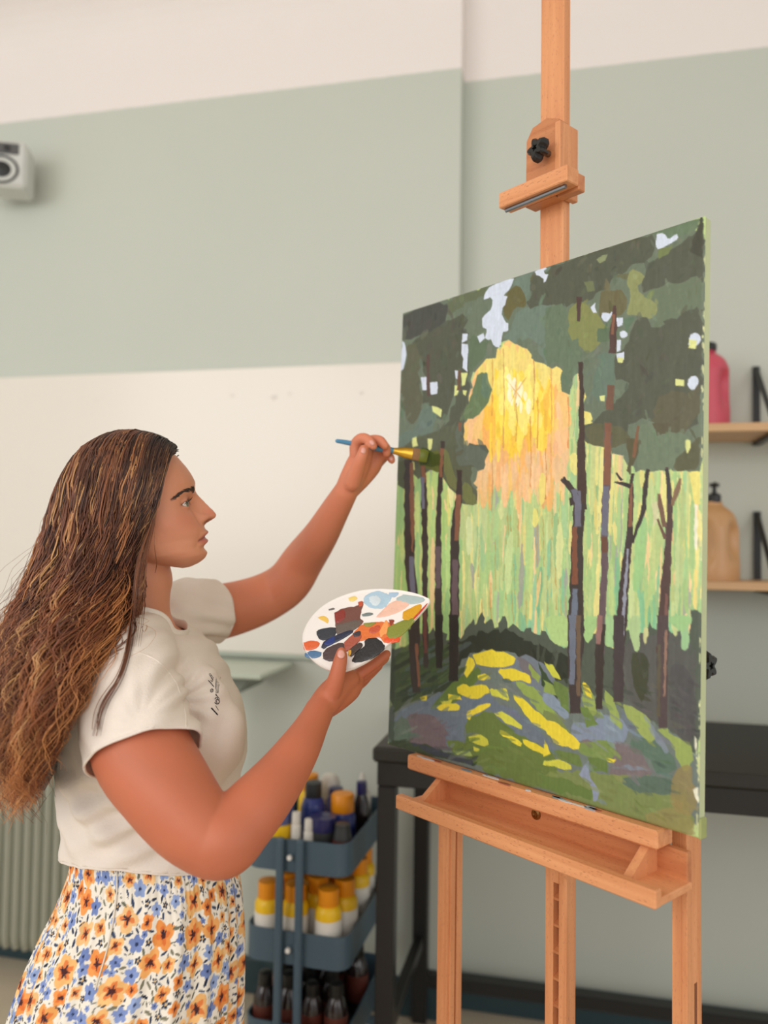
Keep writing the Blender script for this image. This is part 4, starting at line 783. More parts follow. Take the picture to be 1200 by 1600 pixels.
# ================================================================ palette (a leaf-shaped white board with paint)
PN = nrm((-.22, -.80, .56)); PC = V(570, 985, 1.215)
pa = nrm(np.cross([0, 0, 1], PN)); pb = np.cross(PN, pa)
if pa[0] < 0: pa, pb = -pa, -pb
if pb[2] < 0: pb = -pb
def pl(px, py): P = hit(px, py, PC, PN) - PC; return np.array([P @ pa, P @ pb])
palette = thing('palette', 'white leaf-shaped paint palette with wet paint held in her right hand', 'palette', v2w(PC), YAW)
def pfn(h): return lambda p: pa * p[0] + pb * p[1] + PN * p[2]
OUT = [(473, 1004), (474, 990), (482, 972), (496, 955), (515, 941), (540, 930), (567, 923), (595, 921), (625, 923), (650, 928), (668, 935), (671, 938), (670, 944), (655, 962), (635, 982), (610, 1005), (590, 1022), (570, 1036), (548, 1046), (530, 1050), (510, 1046), (492, 1035), (479, 1020)]
o2 = cr(np.array([pl(*p) for p in OUT + OUT[:1]]), 4)[:-1]; cen = o2.mean(0)
m = MB(); n = len(o2)
rings = [(1.0, -.0035), (1.006, -.001), (1.0, .0016), (.975, .0005), (.95, 0)]
v = [pa * (cen + (p - cen) * s)[0] + pb * (cen + (p - cen) * s)[1] + PN * h for s, h in rings for p in o2]
f = [tuple(range(n))[::-1]] + [(j * n + i, j * n + (i + 1) % n, (j + 1) * n + (i + 1) % n, (j + 1) * n + i) for j in range(4) for i in range(n)] + [tuple(4 * n + i for i in range(n))]
m.add(v, f); m.build('board', pm('white_palette_plastic', (244, 238, 232), .35, var=.015), palette)
Z8 = lambda *q: [(480 + q[i] / 7.275, 900 + q[i + 1] / 7.275) for i in range(0, len(q), 2)]
Z3 = lambda *q: [(440 + q[i] / 3.636, 640 + q[i + 1] / 3.636) for i in range(0, len(q), 2)]
blobs = [
    (Z8(640, 250, 700, 200, 800, 170, 900, 200, 960, 230, 930, 300, 860, 370, 720, 360, 650, 310), (176, 204, 222), 1), (Z8(700, 240, 780, 220, 840, 270, 800, 340, 720, 320), (214, 226, 232), 2), (Z8(930, 190, 1040, 190, 1000, 240, 940, 230), (170, 196, 220), 1),
    (Z3(690, 1050, 790, 1065, 815, 1085, 760, 1105, 690, 1100, 650, 1075), (176, 194, 194), 1), (Z8(800, 440, 960, 300, 1100, 270, 1160, 300, 1140, 350, 1040, 410, 900, 460, 800, 470), (240, 194, 172), 1),
    (Z3(690, 1150, 790, 1105, 780, 1170, 730, 1215, 690, 1190), (218, 160, 28), 2), (Z3(600, 1240, 690, 1200, 760, 1190, 700, 1270, 640, 1305, 600, 1290), (134, 140, 54), 3),
    (Z8(600, 560, 720, 530, 820, 520, 960, 530, 1040, 600, 1080, 660, 1000, 760, 880, 760, 820, 700, 700, 720, 580, 740, 540, 640), (224, 116, 54), 1), (Z8(640, 540, 780, 530, 720, 580, 660, 575), (142, 140, 60), 3), (Z8(700, 600, 820, 560, 830, 620, 760, 660, 710, 650), (196, 84, 52), 2), (Z8(820, 640, 900, 500, 930, 620, 840, 700), (246, 160, 90), 2), (Z8(870, 700, 1040, 700, 1040, 750, 900, 760), (230, 86, 40), 2), (Z8(930, 500, 990, 505, 950, 570), (150, 60, 40), 3),
    (Z8(310, 420, 400, 370, 560, 340, 620, 290, 635, 330, 600, 470, 640, 520, 560, 600, 400, 660, 330, 640, 320, 540), (118, 74, 64), 1), (Z8(310, 420, 420, 385, 430, 480, 330, 540), (142, 52, 44), 2), (Z8(330, 560, 560, 500, 620, 520, 560, 600, 400, 670, 330, 650), (104, 92, 84), 2), (Z8(580, 300, 630, 290, 630, 340, 590, 350), (196, 84, 56), 3),
    (Z8(105, 630, 170, 600, 320, 590, 310, 690, 180, 735, 120, 690), (52, 56, 64), 2), (Z8(160, 810, 200, 740, 320, 680, 480, 620, 520, 640, 380, 730, 250, 790, 190, 830), (40, 46, 70), 3), (Z8(190, 770, 300, 690, 320, 750, 230, 800), (36, 56, 120), 4),
    (Z8(180, 880, 230, 820, 380, 760, 430, 800, 400, 920, 300, 970, 190, 950), (80, 62, 62), 2), (Z8(420, 760, 560, 640, 620, 690, 560, 780, 440, 860), (170, 86, 66), 4), (Z8(520, 660, 600, 630, 600, 690, 540, 700), (60, 54, 60), 5),
    (Z8(470, 860, 530, 800, 610, 760, 630, 800, 570, 860, 500, 920), (70, 54, 48), 4), (Z8(470, 850, 505, 850, 500, 900, 470, 910), (240, 180, 60), 5),
    (Z8(510, 960, 560, 870, 650, 800, 660, 730, 770, 705, 860, 760, 880, 830, 760, 930, 620, 980, 530, 980), (42, 42, 44), 3),
    (Z8(-45, 760, 60, 735, 140, 760, 110, 820, 0, 850, -40, 830), (228, 104, 56), 2), (Z8(-25, 880, 60, 850, 160, 870, 140, 920, 50, 940, -20, 920), (84, 124, 164), 2), (Z8(120, 470, 190, 455, 240, 490, 235, 540, 200, 520, 150, 495), (238, 196, 92), 1), (Z8(470, 250, 540, 230, 570, 260, 520, 290, 480, 280), (240, 212, 120), 1), (Z8(620, 440, 700, 420, 750, 430, 720, 450, 640, 460), (120, 132, 130), 3), (Z8(245, 380, 300, 365, 310, 380, 250, 392), (110, 104, 100), 2),
    (Z3(800, 1130, 830, 1100, 815, 1130, 770, 1180, 730, 1220, 720, 1215), (200, 70, 50), 2)]
rng = np.random.default_rng(4)
for k, (pts, col, lay) in enumerate(blobs):
    q = np.array([pl(*p) for p in pts]); q = cr(np.vstack([q, q[:1]]), 5)[:-1]; c0 = q.mean(0); n = len(q)
    wob = 1 + rng.normal(0, .02, n); base = .0002 + .00045 * lay
    v = []
    for s, h in ((1.0, 0.), (.985, base * .8), (.95, base), (.6, base + .0004), (.25, base + .0003)):
        for i, p in enumerate(q): r = c0 + (p - c0) * s * (wob[i] if s > .7 else 1); v.append(pa * r[0] + pb * r[1] + PN * (h + (rng.normal(0, .00015) if 0 < s < .97 else 0)))
    f = [(j * n + i, j * n + (i + 1) % n, (j + 1) * n + (i + 1) % n, (j + 1) * n + i) for j in range(4) for i in range(n)] + [tuple(4 * n + i for i in range(n))]
    o = mk('paint_blob', v, f, pm('wet_paint', col, .28, var=.12, scale=60, bump=.4, bscale=300), palette)

# ================================================================ paintbrush
EN = nrm((-.76091, -.64822, .0286)); tipc = hit(667, 713, BLv + EN * .004, EN); DT = float((tipc - CZ) @ _f)
brush = thing('paintbrush', 'blue-handled flat paintbrush with gold ferrule touching the canvas', 'paintbrush', v2w(tipc), YAW)
def bp(px, py, t): return V(px, py, DT - .045 * (1 - t)) - tipc
ax = nrm(bp(650, 709, .88) - bp(527, 689, 0)); up = nrm(np.cross(ax, [0, 1, 0])); 
m = MB(); P = cr([bp(527, 689, 0), bp(545, 692, .13), bp(575, 697.5, .34), bp(595, 701, .48), bp(613, 704, .62)], 4)
m.add(*tube_arrays(P, *(2 * [np.interp(np.linspace(0, 1, len(P)), [0, .3, .6, .85, 1], [.0036, .0046, .0056, .0066, .0055])]), 14)); m.build('handle', pm('blue_lacquer', (74, 138, 176), .2, coat=.5), brush, True)
m = MB(); P = np.array([bp(611, 703.7, .61), bp(618, 705, .66), bp(632, 707, .76), bp(644, 709, .84)]); m.add(*tube_arrays(P, np.array([.0052, .006, .0098, .0105]), np.array([.0052, .0055, .0042, .0036]), 16, False, up)); m.build('ferrule', pm('gold_ferrule', (226, 178, 66), .28, .9), brush, True)
m = MB(); P = np.array([bp(643, 709, .835), bp(650, 710, .88), bp(656, 711, .92)]); m.add(*tube_arrays(P, np.array([.0105, .0108, .0112]), np.array([.0035, .0036, .0034]), 16, False, up)); m.build('bristles', pm('brown_bristle', (150, 110, 70), .6, var=.2, scale=200), brush, True)
m = MB(); P = np.array([bp(655, 711, .91), bp(661, 712, .95), bp(668, 714, 1.0)]); m.add(*tube_arrays(P, np.array([.0112, .012, .0105]), np.array([.0038, .0042, .002]), 16, False, up)); m.build('bristle_tip', pm('olive_wet_paint', (112, 120, 40), .35), brush, True)
# ================================================================ the woman (view axes; her Empty stands on the floor)
PB = V(230, 1365, 1.27) * [1, 1, 0]
woman = thing('person', 'woman in white t-shirt and floral skirt painting at the easel with long wavy brown hair', 'person', v2w(PB), YAW)
def loc(v): return np.asarray(v, float) - PB
HD = 1.24
E0 = V(293, 790, HD)
PHI, TH = .235, .209
Fh = np.array([math.cos(PHI), math.sin(PHI), 0]); Lh = np.array([-math.sin(PHI), math.cos(PHI), 0]); Zv = np.array([0, 0, 1.])
Fv = Fh * math.cos(TH) + Zv * math.sin(TH); Uv = -Fh * math.sin(TH) + Zv * math.cos(TH)
def HW(x, y, z): return E0 + np.multiply.outer(x, Fv) + np.multiply.outer(y, Lh) + np.multiply.outer(z, Uv)
def PL(px, py, l=0.): return hit(px, py, E0 + Lh * l, Lh)          # pixel on a plane parallel to the profile, l towards her left (away)
mm = 1000.
# ---- head
zf = np.array([-94.5, -93, -86.6, -77.8, -67.6, -60.8, -52.1, -46.8, -39.7, -32.4, -20, -7, 6.8, 20.3, 33.9, 45, 57.6, 78.2, 92, 105, 115, 121]) / mm
xf = np.array([-17, -4, 9.2, 14.6, 13.0, 16.5, 17.5, 19.5, 19.2, 17.5, 14.0, 12.0, 12.6, 15.0, 18.5, 15.5, 10.2, -1.5, -13, -29, -48, -70]) / mm
zb = np.array([-94.5, -90, -80, -70, -60, -45, -30, 0, 40, 70, 100, 115, 121]) / mm
xb = np.array([-24, -38, -64, -92, -112, -130, -146, -160, -167, -158, -135, -108, -82]) / mm
zw = np.array([-94.5, -93, -88, -80, -70, -58, -45, -30, -12, 5, 25, 50, 80, 100, 113, 119, 121]) / mm
ww = np.array([4, 11, 24, 38, 49, 55, 60, 64.5, 68, 70, 71.5, 73, 67, 54, 34, 17, 4]) / mm
zn = np.array([-42, -36, -32.4, -29.5, -26.5, -23, -19.7, -14, -7, 0, 6.8, 13, 20.3, 26]) / mm
nn = np.array([0, 1.5, 5.5, 14.5, 22.5, 26, 26.4, 24.0, 20.2, 15.4, 10.6, 5.0, .6, 0]) / mm
NR, NC = 190, 240
zz = -.0945 + .2155 * (.5 - .5 * np.cos(np.linspace(0, PI, NR))) ** 1.0
def ip(z, a, b): 
    k = np.array([-.0015, 0, .0015]); return sum(np.interp(z + d, a, b) for d in k) / 3
XF, XB, WW = ip(zz, zf, xf), ip(zz, zb, xb), ip(zz, zw, ww)
ph = np.linspace(0, 2 * PI, NC, endpoint=False)
cph, sph = np.cos(ph), np.sin(ph)
xc = XF - (XF - XB) * np.interp(zz, [-.0945, -.07, -.03, .05, .121], [.5, .52, .55, .52, .5])
nf = np.interp(zz, [-.09, -.05, 0, .05], [2.0, 2.15, 2.25, 2.15])[:, None]
fr = (cph > 0)[None]
cx = np.sign(cph)[None] * np.abs(cph)[None] ** (2 / np.where(fr, nf, 2.1)); sy = np.sign(sph)[None] * np.abs(sph)[None] ** (2 / np.where(fr, nf, 2.1))
hx = xc[:, None] + np.where(fr, (XF - xc)[:, None], (xc - XB)[:, None]) * cx
hy = WW[:, None] * sy; hz = np.repeat(zz[:, None], NC, 1)
def G(u, s, p=2.): return np.exp(-np.abs(u / s) ** p)
front = np.clip(cx, 0, 1) ** .5
ay = np.abs(hy)
N = np.interp(hz, zn, nn); sw = np.interp(hz, np.array([-30, -20, -8, 8, 22]) / mm, np.array([9.5, 9.5, 7.5, 6.5, 8]) / mm)
d = N * G(hy, sw, 2.3) * front
d -= .0042 * G(ay - .0220, .0035) * G(hz + .022, .009) * front
d += .0105 * G(ay - .0135, .0058) * G(hz + .0235, .0070, 2.4) * front              # nostril wings
d -= .004 * G(ay - .0065, .0035) * G(hz + .0305, .0028) * front                    # nostrils
d -= .0085 * G(ay - .031, .0165, 2.4) * G(hz - .0015, .0125, 2.4) * front          # eye sockets
d -= .0035 * G(ay - .015, .006) * G(hz - .004, .008) * front
d += .0022 * G(ay - .030, .018) * G(hz - .021, .007) * front                       # brow
lz_ = hz + .0042 * (hy / .028) ** 2
mw = np.clip(1 - (hy / .030) ** 2, 0, 1) ** .6
d += (.0050 * G(lz_ + .0462, .0042) + .0046 * G(lz_ + .0600, .0046)) * mw * front     # lips
d -= .0030 * G(lz_ + .0530, .0020) * np.clip(1 - (hy / .031) ** 2, 0, 1) ** .4 * front
d -= .0016 * G(hy, .004) * G(hz + .040, .005) * front
d -= .0022 * G(ay - .031, .005) * G(hz + .060, .006) * front
d -= .002 * G(hz + .0695, .005) * G(hy, .018) * front
d += .0022 * G(hy, .014) * G(hz + .0785, .009) * front
hx = hx + d
hy = hy + np.sign(hy) * (.0030 * G(hx + .025, .028) * G(hz + .022, .02) - .0020 * G(hx + .02, .03) * G(hz + .05, .016) + .0015 * G(hx + .03, .02) * G(hz - .03, .03))
# lids: shell round each eyeball with an almond opening
EC = np.array([-.0095, .0305, .0015]); ER = .0122
dy = ay - EC[1]; dz = hz - EC[2]; rr = np.sqrt(dy ** 2 + dz ** 2); inside = rr < .0165
sh = EC[0] + np.sqrt(np.clip(.0139 ** 2 - rr ** 2, 0, 1)); blend = np.clip((.0165 - rr) / .0055, 0, 1) * front * (hx > -.03)
hx = np.where(inside & (sh > hx - .004), hx + (np.maximum(sh, hx) - hx) * blend, hx)
openz = np.clip(1 - ((dy - .0005) / .0152) ** 2, 0, 1); up_, lo_ = .0052 * openz, .0044 * openz
mid = -.0006 - .06 * dy
op = (openz > 0) & (dz < mid + up_) & (dz > mid - lo_) & (hx > -.03) & fr
hx = np.where(op, hx - .0050, hx)
hv = np.stack([hx, hy, hz], -1).reshape(-1, 3)
hv = np.vstack([hv, [[(XF[0] + XB[0]) / 2, 0, zz[0]]], [[(XF[-1] + XB[-1]) / 2, 0, zz[-1]]]])
hf = [(j * NC + (i + 1) % NC, j * NC + i, (j + 1) * NC + i, (j + 1) * NC + (i + 1) % NC) for j in range(NR - 1) for i in range(NC)]
hf += [(NR * NC, i, (i + 1) % NC) for i in range(NC)] + [(NR * NC + 1, (NR - 1) * NC + (i + 1) % NC, (NR - 1) * NC + i) for i in range(NC)]
headv = HW(hv[:, 0], hv[:, 1], hv[:, 2])
hf = [tuple(q[::-1]) for q in hf]
parts_h = [(headv, hf)]
# ears
def ear(sgn):
    m = MB(); pts = [(-.082, .014), (-.090, .020), (-.099, .019), (-.105, .010), (-.106, -.006), (-.102, -.020), (-.096, -.032), (-.089, -.041), (-.084, -.040), (-.082, -.030)]
    P = HW(np.array([p[0] for p in pts]), np.array([sgn * (.070 + .004 * (i in (2, 3, 4, 5))) for i in range(len(pts))]), np.array([p[1] for p in pts]))
    a = tube_arrays(cr(P, 3), *(2 * [np.interp(np.linspace(0, 1, 28), [0, .4, .75, 1], [.0035, .004, .0055, .004])]), 10)
    Q = HW(np.array([-.086, -.095, -.094]), np.array([sgn * .070] * 3), np.array([.005, -.01, -.028])); b = tube_arrays(Q, *(2 * [np.array([.010, .011, .007])]), 10)
    return [a, b]
parts_h += ear(-1) + ear(1)
# neck
nk = [(206, 845, .050, .052), (207, 880, .056, .054), (208, 905, .060, .054), (206, 930, .058, .053), (204, 955, .060, .056), (202, 978, .070, .066), (200, 1000, .082, .095), (200, 1025, .088, .12)]
def stack(rows, dmid, n=56, close=True, top_first=True, exp=2.15):
    v = []; ang = np.linspace(0, 2 * PI, n, endpoint=False); c, s = np.cos(ang), np.sin(ang); c = np.sign(c) * np.abs(c) ** (2 / exp); s = np.sign(s) * np.abs(s) ** (2 / exp)
    for r in rows:
        P = V(r[0], r[1], r[4] if len(r) > 4 else dmid); v.append(np.stack([P[0] + r[2] * c, P[1] + r[3] * s, np.full(n, P[2])], -1))
    k = len(v); v = np.concatenate(v)
    f = [((j + 1) * n + i, (j + 1) * n + (i + 1) % n, j * n + (i + 1) % n, j * n + i) for j in range(k - 1) for i in range(n)] + [tuple(range(n)), tuple((k - 1) * n + i for i in range(n))[::-1]]
    return v, f
parts_h.append(stack(cr(np.array(nk), 3), HD + .005))
hv2, hf2 = remesh(parts_h, .00165, 2, .5)
# ---- torso + legs (all under the clothes)
T = np.array([(200, 962, .060, .070, 1.25), (204, 978, .076, .105, 1.255), (210, 994, .094, .140, 1.26), (220, 1012, .108, .163, 1.26), (228, 1040, .118, .168, 1.26), (237, 1080, .130, .158, 1.26), (240, 1130, .1435, .152, 1.26), (240, 1185, .1435, .146, 1.26), (235, 1240, .134, .138, 1.26), (233, 1290, .128, .136, 1.26), (238, 1345, .132, .142, 1.26), (238, 1372, .134, .144, 1.26)])
Tc = cr(T, 4)
body_rows = Tc.copy(); body_rows[:, 2:4] -= np.interp(body_rows[:, 1], [1000, 1240, 1300], [.015, .018, .034])[:, None]
hips = [(236, 1420, .104, .112, 1.27), (226, 1520, .118, .130, 1.27), (216, 1600, .114, .130, 1.27)]
tor = stack(np.vstack([body_rows, hips]), 1.26)
legs = []
for sg in (-1, 1):
    cx_ = PB[0] + .0; dd = PB[1] + sg * .062
    P = [(cx_ - .01, dd, .80), (cx_, dd, .62), (cx_ + .005, dd, .44), (cx_ - .01, dd, .28), (cx_ - .01, dd, .10), (cx_ - .01, dd, .05)]
    legs.append(tube_arrays(cr(P, 4), *(2 * [np.interp(np.linspace(0, 1, 21), [0, .25, .48, .66, .9, 1], [.062, .066, .052, .050, .034, .036])]), 20))
    P = [(cx_ - .04, dd, .034), (cx_ + .02, dd, .040), (cx_ + .10, dd + sg * .005, .026), (cx_ + .165, dd + sg * .008, .018)]
    legs.append(tube_arrays(cr(P, 4), *(2 * [None]), 16) if False else tube_arrays(cr(P, 4), np.interp(np.linspace(0, 1, 13), [0, .4, .8, 1], [.030, .036, .020, .014]), np.interp(np.linspace(0, 1, 13), [0, .5, .85, 1], [.030, .036, .042, .034]), 16, True, (0, 0, 1)))
tv, tf = remesh([tor] + legs, .007, 2)
# ---- arms
def chain(rows, m=5, n=44, dd=0.):
    """rows: px, py, depth, radius"""
    R = cr(np.array(rows, float), m); P = np.array([V(a, b, c + dd) for a, b, c, _ in R]); return tube_arrays(P, R[:, 3], R[:, 3], n)
near = [(196, 1035, 1.15, .058), (203, 1090, 1.09, .064), (222, 1172, 1.045, .0640), (259, 1232, 1.015, .0585), (298, 1283, .995, .052), (333, 1312, .985, .0455), (352, 1310, .985, .0455), (376, 1286, 1.0, .0425), (402, 1257, 1.02, .0400), (438, 1213, 1.06, .0350), (468, 1168, 1.10, .0290), (488, 1132, 1.14, .0235), (500, 1108, 1.17, .0215)]
armN = [chain(near)]
# right hand: palm under the board, thumb on top
armN += [chain([(500, 1108, 1.17, .021), (514, 1090, 1.188, .0225), (528, 1075, 1.205, .0215), (545, 1062, 1.222, .017)], 4, 16),
         chain([(505, 1110, 1.18, .016), (524, 1094, 1.20, .019), (545, 1078, 1.225, .018), (556, 1066, 1.24, .014)], 4, 16)]
for i, (a, b) in enumerate([((546, 1062), (604, 1022)), ((550, 1066), (602, 1028)), ((552, 1071), (592, 1040)), ((550, 1077), (578, 1054))]):
    d0 = 1.235 + .018 * i; t = [0, .33, .66, 1]
    off = [0, 1.5, 2, 0]
    armN.append(chain([(a[0] + (b[0] - a[0]) * k, a[1] + (b[1] - a[1]) * k + off[j], d0 + .010 * k, [.0105, .0092, .0084, .0072][j]) for j, k in enumerate(t)], 4, 12))
armN.append(chain([(509, 1096, 1.178, .016), (519, 1078, 1.176, .0148), (526, 1058, 1.172, .0125), (530, 1040, 1.172, .0112), (533, 1026, 1.176, .0098), (533.5, 1019, 1.180, .0078)], 4, 14))
nv, nf_ = remesh(armN, .0024, 3, .5)
far = [(262, 985, 1.42, .050), (288, 958, 1.44, .052), (335, 957, 1.50, .0530), (385, 945, 1.54, .0500), (425, 928, 1.56, .0465), (452, 908, 1.55, .0440), (474, 875, 1.53, .0400), (500, 838, 1.49, .0330), (522, 800, 1.45, .0270), (540, 768, 1.42, .0215)]
DH = DT - .03
far[-1] = (541, 767, DH + .01, .0215); far[-2] = (522, 800, DH + .04, .0265); far[-3] = (500, 838, DH + .08, .0325)
armF = [chain(far)]
c = lambda rows, n=12: chain([(a, b, DH + e, r) for a, b, e, r in rows], 4, n)
armF += [c([(541, 767, .01, .021), (551, 745, .005, .022), (561, 722, .005, .021), (568, 704, .01, .017)], 16), c([(548, 765, .022, .017), (563, 746, .025, .020), (580, 727, .03, .019), (592, 712, .03, .013)], 16),
         c([(556, 712, -.004, .0115), (556, 694, -.006, .0105), (566, 685, -.016, .0100), (577, 689, -.026, .0088), (583, 697, -.029, .0074)]),        # index over the handle
         c([(568, 706, .010, .0110), (576, 690, .004, .0100), (592, 688, -.008, .0092), (601, 696, -.012, .0078)]),                                 # middle
         c([(580, 712, .026, .0108), (594, 698, .022, .0098), (603, 700, .010, .0088), (604, 708, .004, .0075)]),                                   # ring
         c([(590, 724, .040, .0098), (602, 713, .036, .0088), (609, 714, .024, .0078), (612, 719, .018, .0068)]),                                   # little finger
         c([(550, 755, -.010, .0150), (557, 736, -.022, .0132), (562, 722, -.032, .0112), (566, 711, -.036, .0100), (568, 702, -.034, .0082)])]       # thumb under the handle
fv, ff_ = remesh(armF, .0024, 2, .5)
# ---- one body mesh
SK = srgb((214, 146, 114)) 
def skin_cols(v, base): return np.repeat(base[None], len(v), 0)
allv, allf, allc, off = [], [], [], 0
prng = np.random.default_rng(11)
hc = skin_cols(hv2, SK)
# head colours in head axes
q = hv2 - E0; lx, ly, lz = q @ Fv, q @ Lh, q @ Uv
al = np.abs(ly); ff3 = lx > -.05
def mixc(c, col, w): return c * (1 - w[:, None]) + srgb(col)[None] * w[:, None]
hc = mixc(hc, (204, 118, 96), .45 * G(al - .045, .020) * G(lz + .024, .020) * ff3)
hc = mixc(hc, (206, 116, 92), .5 * G(al, .012) * G(lz + .018, .010) * (lx > .02))
lipw = np.clip(1 - (ly / .0305) ** 2, 0, 1) ** .5
lq = lz + .0042 * (ly / .028) ** 2
hc = mixc(hc, (196, 106, 98), .85 * np.clip(1.3 * lipw, 0, 1) * G(lq + .0535, .0105 * np.clip(lipw, .2, 1), 5) * (lx > -.012) * (al < .0300))
hc = mixc(hc, (112, 52, 46), .8 * G(lq + .0530, .0014) * (al < .0295) * (lx > -.012))
hc = mixc(hc, (120, 62, 50), .85 * G(al - .0080, .0042) * G(lz + .0300, .0036) * (lx > .012))
dyy = al - EC[1]; dzz = lz - EC[2]; op_ = np.clip(1 - ((dyy + .0005) / .0150) ** 2, 0, 1)
hc = mixc(hc, (50, 34, 30), .9 * G(dzz - (-.0006 - .06 * dyy) - .0056 * op_, .0016) * (op_ > .02) * (lx > -.03))
hc = mixc(hc, (140, 88, 76), .5 * G(dzz - (-.0006 - .06 * dyy) + .0048 * op_, .0010) * (op_ > .02) * (lx > -.03))  # lower lid shading painted into the skin colour
hc = mixc(hc, (176, 112, 90), .5 * G(dzz + .0005, .008) * G(dyy, .016) * (lx > -.03))
for x1, z1_, x2, z2_ in [(0, 0, 0, 0)]: pass
def addp(v, f, c):
    global off
    allv.append(v); allc.append(c); allf.append(np.asarray(f) + off); off += len(v)
addp(hv2, hf2, hc); addp(tv, tf, skin_cols(tv, SK))
cn = skin_cols(nv, srgb((193, 111, 80))); cf = skin_cols(fv, srgb((212, 132, 100)))  # near arm toned darker to offset the stronger light on it
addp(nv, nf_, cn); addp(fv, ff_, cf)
BV = np.concatenate(allv); BF = np.concatenate([np.asarray(a) for a in allf]); BC = np.concatenate(allc)
BC = BC * (1 + .05 * np.sin(BV[:, :1] * 37 + 3 * np.sin(BV[:, 2:3] * 29)) * np.sin(BV[:, 1:2] * 31 + BV[:, 2:3] * 23))
body = mk('body', loc(BV), BF, vm('skin', .48, bump=.25, bscale=900, sss=.22, spec=.4, sssr=(1, .3, .15)), woman); colattr(body.data, np.clip(BC, 0, 1))
# ---- eyes
m = MB()
def sphere_at(c, r, fw, n=24, k=16):
    a = nrm(np.cross(fw, [0, 0, 1])); b = np.cross(a, fw); v = []
    for j in range(k + 1):
        t = PI * j / k
        for i in range(n): p = 2 * PI * i / n; v.append(c + fw * r * math.cos(t) + (a * math.cos(p) + b * math.sin(p)) * r * math.sin(t))
    f = [(j * n + i, j * n + (i + 1) % n, (j + 1) * n + (i + 1) % n, (j + 1) * n + i) for j in range(k) for i in range(n)]
    return np.array(v), f
gaze = nrm(Fv - Lh * .48 + Uv * .02)
for sg in (-1, 1):
    c0 = HW(EC[0], sg * EC[1], EC[2]); v, f = sphere_at(c0, ER, gaze, 40, 30)
    ct = ((v - c0) / ER) @ gaze; col = np.repeat(srgb((214, 200, 190))[None], len(v), 0)
    w = (ct > .885); col[w] = srgb((104, 110, 96)); col[ct > .985] = srgb((14, 12, 12)); col[(ct > .885) & (ct < .905)] = srgb((52, 50, 46))
    o = mk('eye', loc(v), f, vm('eye_surface', .08, spec=.6, coat=.6), woman); colattr(o.data, col)
# ---- brows and lashes: short hairs
def hairs(segs, name, mat, r0):
    m = MB()
    for P in segs: m.add(*tube_arrays(np.array(P), np.linspace(r0, r0 * .25, len(P)), np.linspace(r0, r0 * .25, len(P)), 4, False))
    return mk(name, loc(np.array(m.v)), m.f, mat, woman)
bvh_h = BVHTree.FromPolygons([tuple(p) for p in hv2], [tuple(int(i) for i in q) for q in hf2])
def on_head(y, z, lift=.0006, x0=.06):
    o = HW(x0, y, z); hq = bvh_h.ray_cast(Vector(o), Vector(-Fv + Lh * (0.0)), .2)
    return np.array(hq[0]) + np.array(hq[1]) * lift if hq[0] is not None else None
BRM = pm('brow_hair', (62, 44, 36), .6); rng = np.random.default_rng(6)
for sg in (-1, 1):
    segs = []
    for i in range(250):
        t = rng.uniform(0, 1) ** 1.15; y = .0190 + .0355 * t; z = np.interp(t, [0, .25, .6, .8, 1], [.0198, .0212, .0214, .0185, .0120]) + rng.normal(0, .0018 * (1 - .6 * t)); L = .007
        a = on_head(sg * y, z); b = on_head(sg * (y + L * .8), z + L * (.45 - .75 * t), .0010); 
        if a is None or b is None: continue
        segs.append([a, (a + b) / 2 + Fv * .0003, b])
    hairs(segs, 'eyebrow', BRM, .00042)
    segs = []
    for i in range(70):
        u = rng.uniform(-.012, .0135); y = EC[1] + u; oz = max(0, 1 - (u / .0138) ** 2); z = EC[2] - .0006 - .06 * u + .0046 * oz
        a = HW(EC[0] + math.sqrt(max(1e-6, .0138 ** 2 - u * u - (z - EC[2]) ** 2)), sg * y, z); dr = nrm(Fv * 1 + Uv * .45 + Lh * sg * u * 45); L = .0068
        segs.append([a, a + dr * L * .6, a + dr * L + Uv * .002])
    hairs(segs, 'eyelash', BRM, .00028)
# ---- fingernails
NM = pm('fingernail', (222, 160, 146), .25, coat=.4)
def nail(P, nrm_, ax_, w=.0048, l=.0062):
    a = nrm(np.cross(nrm_, ax_)); b = nrm(ax_); m = MB(); k = 14; v = []
    for s_, h in ((1, 0), (.98, .0006), (.55, .0011), (.0, .0013)): v += [P + a * math.cos(t) * w * s_ + b * math.sin(t) * l * s_ + nrm_ * (h - .0012 * (math.cos(t) * s_) ** 2) for t in np.linspace(0, 2 * PI, k, endpoint=False)]
    f = [(j * k + i, j * k + (i + 1) % k, (j + 1) * k + (i + 1) % k, (j + 1) * k + i) for j in range(3) for i in range(k)]
    mk('fingernail', loc(v), f, NM, woman)
def snap(px, py, arr, f):
    b = BVHTree.FromPolygons([tuple(p) for p in arr], [tuple(int(i) for i in q) for q in f]); r = ray(px, py); h = b.ray_cast(Vector(CZ), Vector(r), 4)
    return (np.array(h[0]), np.array(h[1])) if h[0] is not None else (None, None)
for px, py, arr, f, d2, w in [(533, 1022, nv, nf_, (0, -1), .0058), (568, 704, fv, ff_, (.1, -1), .0046), (581, 692, fv, ff_, (.6, .8), .0042), (611, 716, fv, ff_, (.4, .8), .0036)]:
    P, n_ = snap(px, py, arr, f)
    if P is None: continue
    Q, _ = snap(px + d2[0] * 1, py + d2[1] * 1, arr, f); ax_ = V(px + d2[0] * 8, py + d2[1] * 8, (P - CZ) @ _f) - P
    ax_ = ax_ - n_ * (ax_ @ n_); nail(P + n_ * .0002, n_, nrm(ax_), w, w * 1.25)

